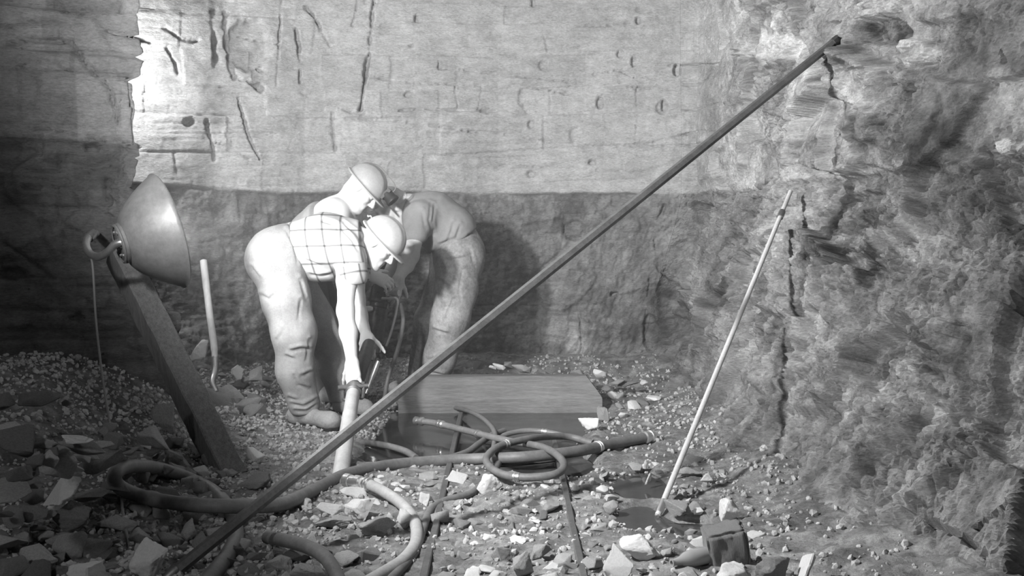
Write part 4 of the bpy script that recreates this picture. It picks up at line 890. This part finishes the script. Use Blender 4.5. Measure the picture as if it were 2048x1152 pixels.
def leg_body(b, hp, kn, an, r=(.095, .062, .045)): b.chain([hp, kn, an], r, .04)

# ---- man in the plaid shirt, bent double in front
def man_plaid():
    feet = G(622, 858); root = empty('person', (feet[0], feet[1], 0)); tag(root, 'bent miner in a plaid shirt and pale trousers gripping the steel tube', 'person')
    pel, waist, chest, nb = W(556, 515, 5.98), W(598, 500, 5.98), W(655, 492, 5.95), W(712, 478, 5.93)
    hR, hL, kR, kL, aR, aL = W(556, 532, 5.88), W(565, 535, 6.08), W(588, 665, 5.80), W(652, 668, 6.22), W(613, 812, 5.86), W(688, 796, 6.28)
    sR, sL, eR, eL, wR, wL = W(695, 505, 5.79), W(714, 492, 6.10), W(691, 622, 5.70), W(714, 600, 6.12), W(704, 722, 5.58), W(738, 690, 5.93) + np.array([-.022, .075, .045])
    hc = W(762, 487, 5.90); fw, up = unit((.66, -.20, -.72)), unit((.72, -.05, .69))
    b = Body(.0055); leg_body(b, hR, kR, aR); leg_body(b, hL, kL, aL); ysd = (0, 1, 0)
    b.chain([pel, waist, chest], (.115, .115, .125), .05, side=ysd, sq=1.2); b.cap(sR, sL, .065, None, .05); b.cap(chest, nb, .115, .07, .05)
    b.chain([sR, W(694, 560, 5.75), eR], (.058, .052, .042), .03); b.chain([eR, W(697, 665, 5.65), wR], (.043, .043, .029), .03); b.chain([sL, eL], (.056, .042), .03); b.chain([eL, W(719, 630, 6.08), wL], (.042, .041, .028), .03)
    Pt, f, s, u = head(b, hc, fw, up, 1.0, nb)
    hand(b, wR, W(708, 768, 5.53) - wR, (-.25, -.9, .15), 1, (.30, .95, .9), thumb=(.6, .7, -.5))
    hand(b, wL, (.10, -.82, -.42), (.0, -.45, .9), -1, [(.75, .8, .5), (.8, .8, .6), (.8, .8, .6), (.8, .8, .6)], thumb=(.5, .85, -.55), spread=.12)
    b.build('body', M['skin'], root)
    # shirt
    b = Body(.007); b.cap(W(592, 500, 5.98), W(655, 488, 5.95), .150, .158, .06, ysd, 1.22); b.cap(W(655, 488, 5.95), W(700, 480, 5.94), .158, .105, .06, ysd, 1.1); b.cap(W(632, 525, 5.96), W(660, 525, 5.95), .09, .085, .08); b.cap(sR, sL, .085, None, .06)
    b.chain([sR + np.array([0, .03, .03]), W(704, 552, 5.77)], (.085, .080), .04); b.chain([sL, W(713, 550, 6.1)], (.078, .072), .04); b.cap(W(700, 478, 5.93), W(726, 474, 5.92), .088, .078, .04)
    b.cut(W(588, 500, 5.9), W(588, 500, 5.9) - W(655, 490, 5.9) + np.array([0, 0, -.04])); b.cut(W(705, 566, 5.9), W(703, 585, 5.9) - W(697, 500, 5.9)); b.cut(W(724, 470, 5.9), (.9, 0, .25))
    tax = unit(W(655, 488, 5.95) - W(592, 500, 5.95)); arm = unit(W(704, 552, 5.77) - sR)
    def att(V):
        r = V - sR; ta = r @ arm; isl = sst(.05, .10, ta) * sst(-.09, -.02, r[:, 0]); sl = isl > .5
        pu = (V @ tax) / .092; pv = (V[:, 2] + .12 * V[:, 1]) / .090
        a2 = unit(np.cross(arm, (0, -1, 0))); return {'pu': np.where(sl, (r @ a2) / .08 + .2 , pu), 'pv': np.where(sl, ta / .10 + .3, pv)}
    b.build('plaid_shirt', M['plaid'], root, disp=lambda V: folds(V, .007, (6, 5, 4), 1.3) + creases(V, [[(676,452),(680,500),(690,540)], [(682,455),(705,480),(716,500)], [(690,450),(712,466),(722,480)], [(600,470),(606,500),(600,530)], [(620,548),(640,552),(662,548)], [(665,505),(668,540)], [(640,440),(668,448)], [(612,520),(640,530)]], .010), attrs=att)
    # trousers
    b = Body(.007); b.cap(W(560, 512, 5.90), W(562, 512, 6.06), .155, None, .06); b.cap(W(548, 520, 5.98), W(595, 498, 5.98), .150, .140, .06, ysd, 1.15)
    b.chain([hR, W(572, 600, 5.83), kR, W(590, 740, 5.82), W(608, 808, 5.86)], (.135, .118, .108, .092, .082), .05); b.chain([hL, kL, W(670, 735, 6.24), W(686, 790, 6.28)], (.125, .100, .084, .080), .05)
    b.cut(W(602, 500, 5.95), W(602, 500, 5.95) - W(548, 520, 5.95)); b.cut(W(610, 826, 5.86), (.05, 0, -1)) ; 
    JC = [[(584,702),(602,697),(619,698)], [(574,712),(586,718)], [(588,752),(598,770),(616,777)], [(586,808),(606,812),(632,800)], [(592,822),(612,822),(634,808)], [(580,796),(592,800)], [(618,680),(612,720)], [(523,590),(538,598),(552,586)], [(574,462),(588,490),(596,525)], [(545,560),(560,590),(566,640)], [(600,600),(596,640)], [(512,500),(530,530)], [(556,680),(566,660)], [(620,745),(604,752)], [(600,560),(612,600)], [(505,535),(520,556)]]
    def td(V): return folds(V, .007, (6, 6, 4), 4.1) + creases(V, JC, .011)
    b.build('trousers', M['jeans'], root, disp=td)
    boot(root, G(592, 851) * [1, 1, 0] + [0, 0, .012], G(674, 865) * [1, 1, 0] + [0, 0, .012], aR, M['boot']); boot(root, np.array([aL[0] - .02, aL[1], .012]), np.array([aL[0] + .17, aL[1] - .12, .012]), aL, M['boot'])
    helmet(root, Pt, f, s, u, M['hat_pale'], 1.0)
man_plaid()

# ---- bare shouldered man behind him
def man_bare():
    Y = 6.55; root = empty('person', tuple(G(640, 806) * [1, 1, 0])); tag(root, 'bare shouldered miner with a cap lamp leaning over behind the plaid shirt', 'person')
    pel, waist, chest, nb = W(596, 508, 6.72), W(625, 470, 6.66), W(668, 440, 6.58), W(700, 404, 6.52)
    sN, sF = W(668, 428, 6.42), W(700, 425, 6.74); hR, hL, kR, kL, aR, aL = W(604, 520, 6.62), W(610, 520, 6.82), W(632, 640, 6.62), W(655, 640, 6.86), W(628, 780, 6.66), W(668, 778, 6.9)
    eN, wN = W(706, 520, 6.34), W(740, 549, 6.30); eF, wF = W(728, 510, 6.72), W(750, 560, 6.62)
    hc = W(728, 378, 6.48); fw, up = unit((.64, -.16, -.74)), unit((.70, -.02, .70))
    b = Body(.006); leg_body(b, hR, kR, aR); leg_body(b, hL, kL, aL); b.chain([pel, waist, chest], (.115, .12, .135), .05, side=(0, 1, 0), sq=1.2); b.cap(sN, sF, .080, None, .05); b.cap(chest, nb, .115, .075, .05)
    b.ell(sN, ((1, 0, 0), (0, 1, 0), (0, 0, 1)), (.088, .080, .088), .04); b.chain([sN, eN], (.066, .044), .03); b.chain([eN, wN], (.046, .030), .03); b.chain([sF, eF, wF], (.062, .044, .030), .03)
    Pt, f, s, u = head(b, hc, fw, up, 1.02, nb, .066); hand(b, wN, (.75, .1, -.35), (-.1, -.8, .6), -1, (.4, .8, .7)); hand(b, wF, (.6, .1, -.6), (.0, -.7, .6), 1, (.4, .8, .7))
    b.build('body', M['skin'], root)
    b = Body(.008); b.chain([pel, waist, chest + np.array([-.06, 0, -.03])], (.128, .132, .145), .05, side=(0, 1, 0), sq=1.2); b.cut(chest + np.array([-.02, 0, 0]), unit(nb - waist)); b.build('undershirt', M['vest'], root, disp=lambda V: folds(V, .007, (8, 8, 8), 2.))
    b = Body(.008); b.cap(hR, hL, .14, None, .05); b.cap(pel, pel + .12 * unit(waist - pel), .135, None, .05, (0, 1, 0), 1.1); b.chain([hR, kR, aR], (.125, .092, .078), .05); b.chain([hL, kL, aL], (.125, .092, .078), .05); b.cut(pel + .12 * unit(waist - pel), unit(waist - pel))
    b.build('trousers', M['trousers_dark'], root, disp=lambda V: folds(V, .009, (7, 7, 6), 9.))
    for a in (aR, aL): boot(root, np.array([a[0] - .03, a[1], .012]), np.array([a[0] + .2, a[1] - .06, .012]), a, M['boot'])
    helmet(root, Pt, f, s, u, M['hat'], 1.0, lamp=True)
man_bare()

# ---- bare headed man on the far side of the drill, facing the others
def man_right():
    Y = 6.85; root = empty('person', tuple(G(855, 800) * [1, 1, 0])); tag(root, 'bare headed miner in a dark shirt bending to the drill beyond the timber beam', 'person')
    pel, waist, chest, nb = W(922, 505, 6.88), W(900, 462, 6.86), W(862, 434, 6.84), W(818, 412, 6.82)
    sN, sF = W(838, 436, 6.66), W(826, 430, 7.0); hN, hF, kN, kF, aN, aF = W(918, 520, 6.78), W(908, 520, 6.98), W(900, 640, 6.68), W(862, 645, 6.92), W(864, 772, 6.76), W(838, 770, 7.0)
    eN, wN = W(822, 512, 6.56), W(797, 556, 6.42); eF, wF = W(800, 500, 6.98), W(768, 565, 6.78)
    hc = W(785, 420, 6.79); fw, up = unit((-.62, -.25, -.72)), unit((-.72, .02, .70))
    b = Body(.006); leg_body(b, hN, kN, aN); leg_body(b, hF, kF, aF); b.chain([pel, waist, chest], (.115, .115, .13), .05, side=(0, 1, 0), sq=1.2); b.cap(sN, sF, .07, None, .05); b.cap(chest, nb, .12, .072, .05)
    b.chain([sN, eN], (.060, .045), .03); b.chain([eN, W(812, 530, 6.52), wN], (.046, .045, .031), .03); b.chain([sF, eF, wF], (.058, .044, .030), .03)
    Pt, f, s, u = head(b, hc, fw, up, 1.0, nb, .064); hand(b, wN, W(788, 588, 6.40) - wN, (.35, -.9, .1), -1, (.35, .9, .8)); hand(b, wF, (-.4, -.2, -.8), (-.6, -.4, .4), 1, (.4, .8, .8))
    b.build('body', M['skin_dusty'], root)
    b = Body(.006); b.ell(Pt(-.026, 0, .045), (f, s, u), (.100, .084, .096), .03); b.cap(Pt(-.09, -.03, -.0), Pt(-.09, .03, .0), .035, None, .04); b.cap(Pt(.045, -.03, .10), Pt(.045, .03, .10), .024, None, .03)
    b.cut(Pt(.078, 0, .055), f * .9 - u * .5, .01); b.cut(Pt(0, 0, -.035), -u + .55 * f, .01); b.build('hair', M['hair'], root, disp=lambda V: .003 * fbm(V[:, 0] * 60, V[:, 1] * 25, V[:, 2] * 25, o=3))
    b = Body(.007); b.chain([pel + .04 * unit(waist - pel), waist, chest], (.140, .150, .155), .06, side=(0, 1, 0), sq=1.2); b.cap(chest, nb + .25 * (chest - nb), .150, .082, .06); b.cap(sN, sF, .088, None, .06); b.chain([sN, W(830, 468, 6.62)], (.084, .074), .04); b.chain([sF, sF + .5 * (eF - sF)], (.08, .07), .04)
    b.cap(W(880, 480, 6.86), W(890, 492, 6.86), .09, .08, .07); b.cut(pel + .10 * unit(waist - pel), unit(pel - waist)); b.cut(W(829, 471, 6.6), W(826, 500, 6.58) - W(836, 430, 6.66)) if False else None
    b.build('work_shirt', M['shirt_dark'], root, disp=lambda V: folds(V, .008, (6, 6, 5), 5.) + creases(V, [[(860,410),(858,440),(864,462)], [(868,412),(864,445),(870,468)], [(906,448),(900,470),(892,485)], [(920,452),(910,478)], [(880,490),(905,478)], [(845,425),(850,455)], [(938,470),(915,490)]], .011))
    b = Body(.007); b.cap(hN, hF, .145, None, .06); b.cap(pel, pel + .13 * unit(waist - pel), .15, .14, .05, (0, 1, 0), 1.15); b.chain([hN, W(912, 580, 6.73), kN, W(880, 715, 6.72), aN], (.135, .122, .108, .092, .080), .05); b.chain([hF, kF, aF], (.125, .1, .08), .05); b.cut(pel + .12 * unit(waist - pel), unit(waist - pel))
    b.build('trousers', M['trousers_c'], root, disp=lambda V: folds(V, .007, (6, 6, 4), 7.) + creases(V, [[(925,540),(918,580),(922,600)], [(895,520),(930,515)], [(870,660),(895,668)], [(862,745),(885,750)], [(905,600),(890,640)], [(940,500),(948,530)], [(858,720),(880,716)], [(880,560),(900,575)]], .012))
    for a in (aN, aF): boot(root, np.array([a[0] + .04, a[1], .012]), np.array([a[0] - .19, a[1] - .06, .012]), a, M['boot'])
man_right()

# ------------------------------------------------------------------ tools the men hold
def steel_leg():
    top, mid, bot = W(738, 690, 5.93), W(707, 782, 5.50), G(681, 950, .0); root = empty('steel_tube', tuple(bot)); tag(root, 'thick steel drill leg tube gripped by the bent miner in the plaid shirt', 'drill leg')
    d = unit(bot - mid); d0 = unit(mid - top)
    m = MB(); m.lathe([(-.01, 0), (-.01, .034), (.01, .037), (float(np.linalg.norm(mid - top)), .037), (float(np.linalg.norm(mid - top)) + .01, .03), (float(np.linalg.norm(mid - top)) + .01, 0)], top, d0, 24); m.build('cylinder', M['steel_dark'], root, sharp=40)
    Ln = float(np.linalg.norm(bot - mid)); m = MB(); m.lathe([(-.02, 0), (-.02, .026), (.0, .034), (Ln * .3, .034), (Ln * .31, .036), (Ln, .036), (Ln + .02, .03), (Ln + .02, 0)], mid, d, 24); m.build('lower_tube', M['pole'], root, sharp=40)
    m = MB(); m.lathe([(-.035, .034), (-.033, .042), (.03, .044), (.035, .034)], mid, d, 24); cl = m.build('collar', M['steel'], root, sharp=40)
    h0, h1 = W(676, 776, 5.46), W(736, 772, 5.50); m = MB(); m.tube([h0, h1], .013, 12); m.tube(spline([W(686, 776, 5.47), W(688, 800, 5.46), mid + d * .03], 6), .009, 8); m.tube(spline([W(728, 774, 5.49), W(724, 796, 5.48), mid + d * .03], 6), .009, 8); m.build('grip', M['steel'], root)
def rock_drill():
    Y = 6.42; top, bot = W(762, 570, 6.46), W(742, 720, 6.38); root = empty('rock_drill', tuple(W(728, 815, 6.3))); tag(root, 'dark handheld rock drill held upright between the bending miners', 'drill')
    d = unit(bot - top); Ln = float(np.linalg.norm(bot - top)); m = MB(); m.lathe([(0, 0), (0, .045), (.02, .055), (.10, .058), (.11, .05), (.13, .05), (.14, .062), (Ln * .75, .060), (Ln * .76, .048), (Ln * .9, .044), (Ln * .92, .034), (Ln, .030), (Ln, 0)], top, d, 28); m.build('body', M['steel_dark'], root, sharp=35)
    for py, l, rr in ((570, 30, .011), (587, 34, .012)):
        a, b_ = W(764 - 10, py, Y + .03), W(764 + l, py - 1, Y - .04); m = MB(); m.tube([a, b_], rr, 12); m.tube([a + (b_ - a) * .45, b_], rr * 1.5, 12); m.build('handle', M['steel_bright'], root)
    for px_ in (752, 776):
        m = MB(); m.tube([W(px_, 600, Y + .02), W(px_ - 17, 705, Y - .03)], .008, 8); m.build('side_bolt', M['steel'], root)
    m = MB(); m.lathe([(-.03, 0), (-.03, .014), (-.02, .018), (.02, .018), (.03, .012), (.03, 0)], W(736, 618, Y - .06), (1, 0, .05), 12); m.build('oiler_plug', M['steel_bright'], root)
    m = MB(); m.tube(spline([W(764, 597, Y - .03), W(780, 597, Y - .05), W(790, 596, Y - .06), W(795, 603, Y - .06), W(792, 625, Y - .05), W(783, 660, Y - .04), W(772, 692, Y - .03)], 8), .0085, 12); m.build('air_pipe', M['steel_bright'], root)
    m = MB(); m.lathe([(0, 0), (0, .012), (.03, .016), (.10, .016), (.12, .012), (.2, .010), (.2, 0)], W(757, 722, Y - .08), unit(W(740, 766, Y - .1) - W(757, 722, Y - .08)), 12); m.build('chuck_lever', M['steel_bright'], root)
    e = G(727, 822, -.02); m = MB(); m.tube([bot, e], .013, 6); m.build('drill_rod', M['steel'], root, smooth=False)
    m = MB(); P = [W(800, 606, Y - .04), W(806, 635, Y - .04), W(803, 665, Y - .03), W(795, 700, Y - .02), W(783, 735, Y - .02), W(774, 765, Y - .04), W(768, 800, Y - .05), W(755, 822, Y - .06)]
    rt = empty('drill_hose', tuple(P[-1])); tag(rt, 'slender air hose running down from the handheld rock drill to the floor', 'hose'); m.tube(spline(P, 8), .0125, 12); m.build('hose_body', M['rubber'], rt)
steel_leg(); rock_drill()
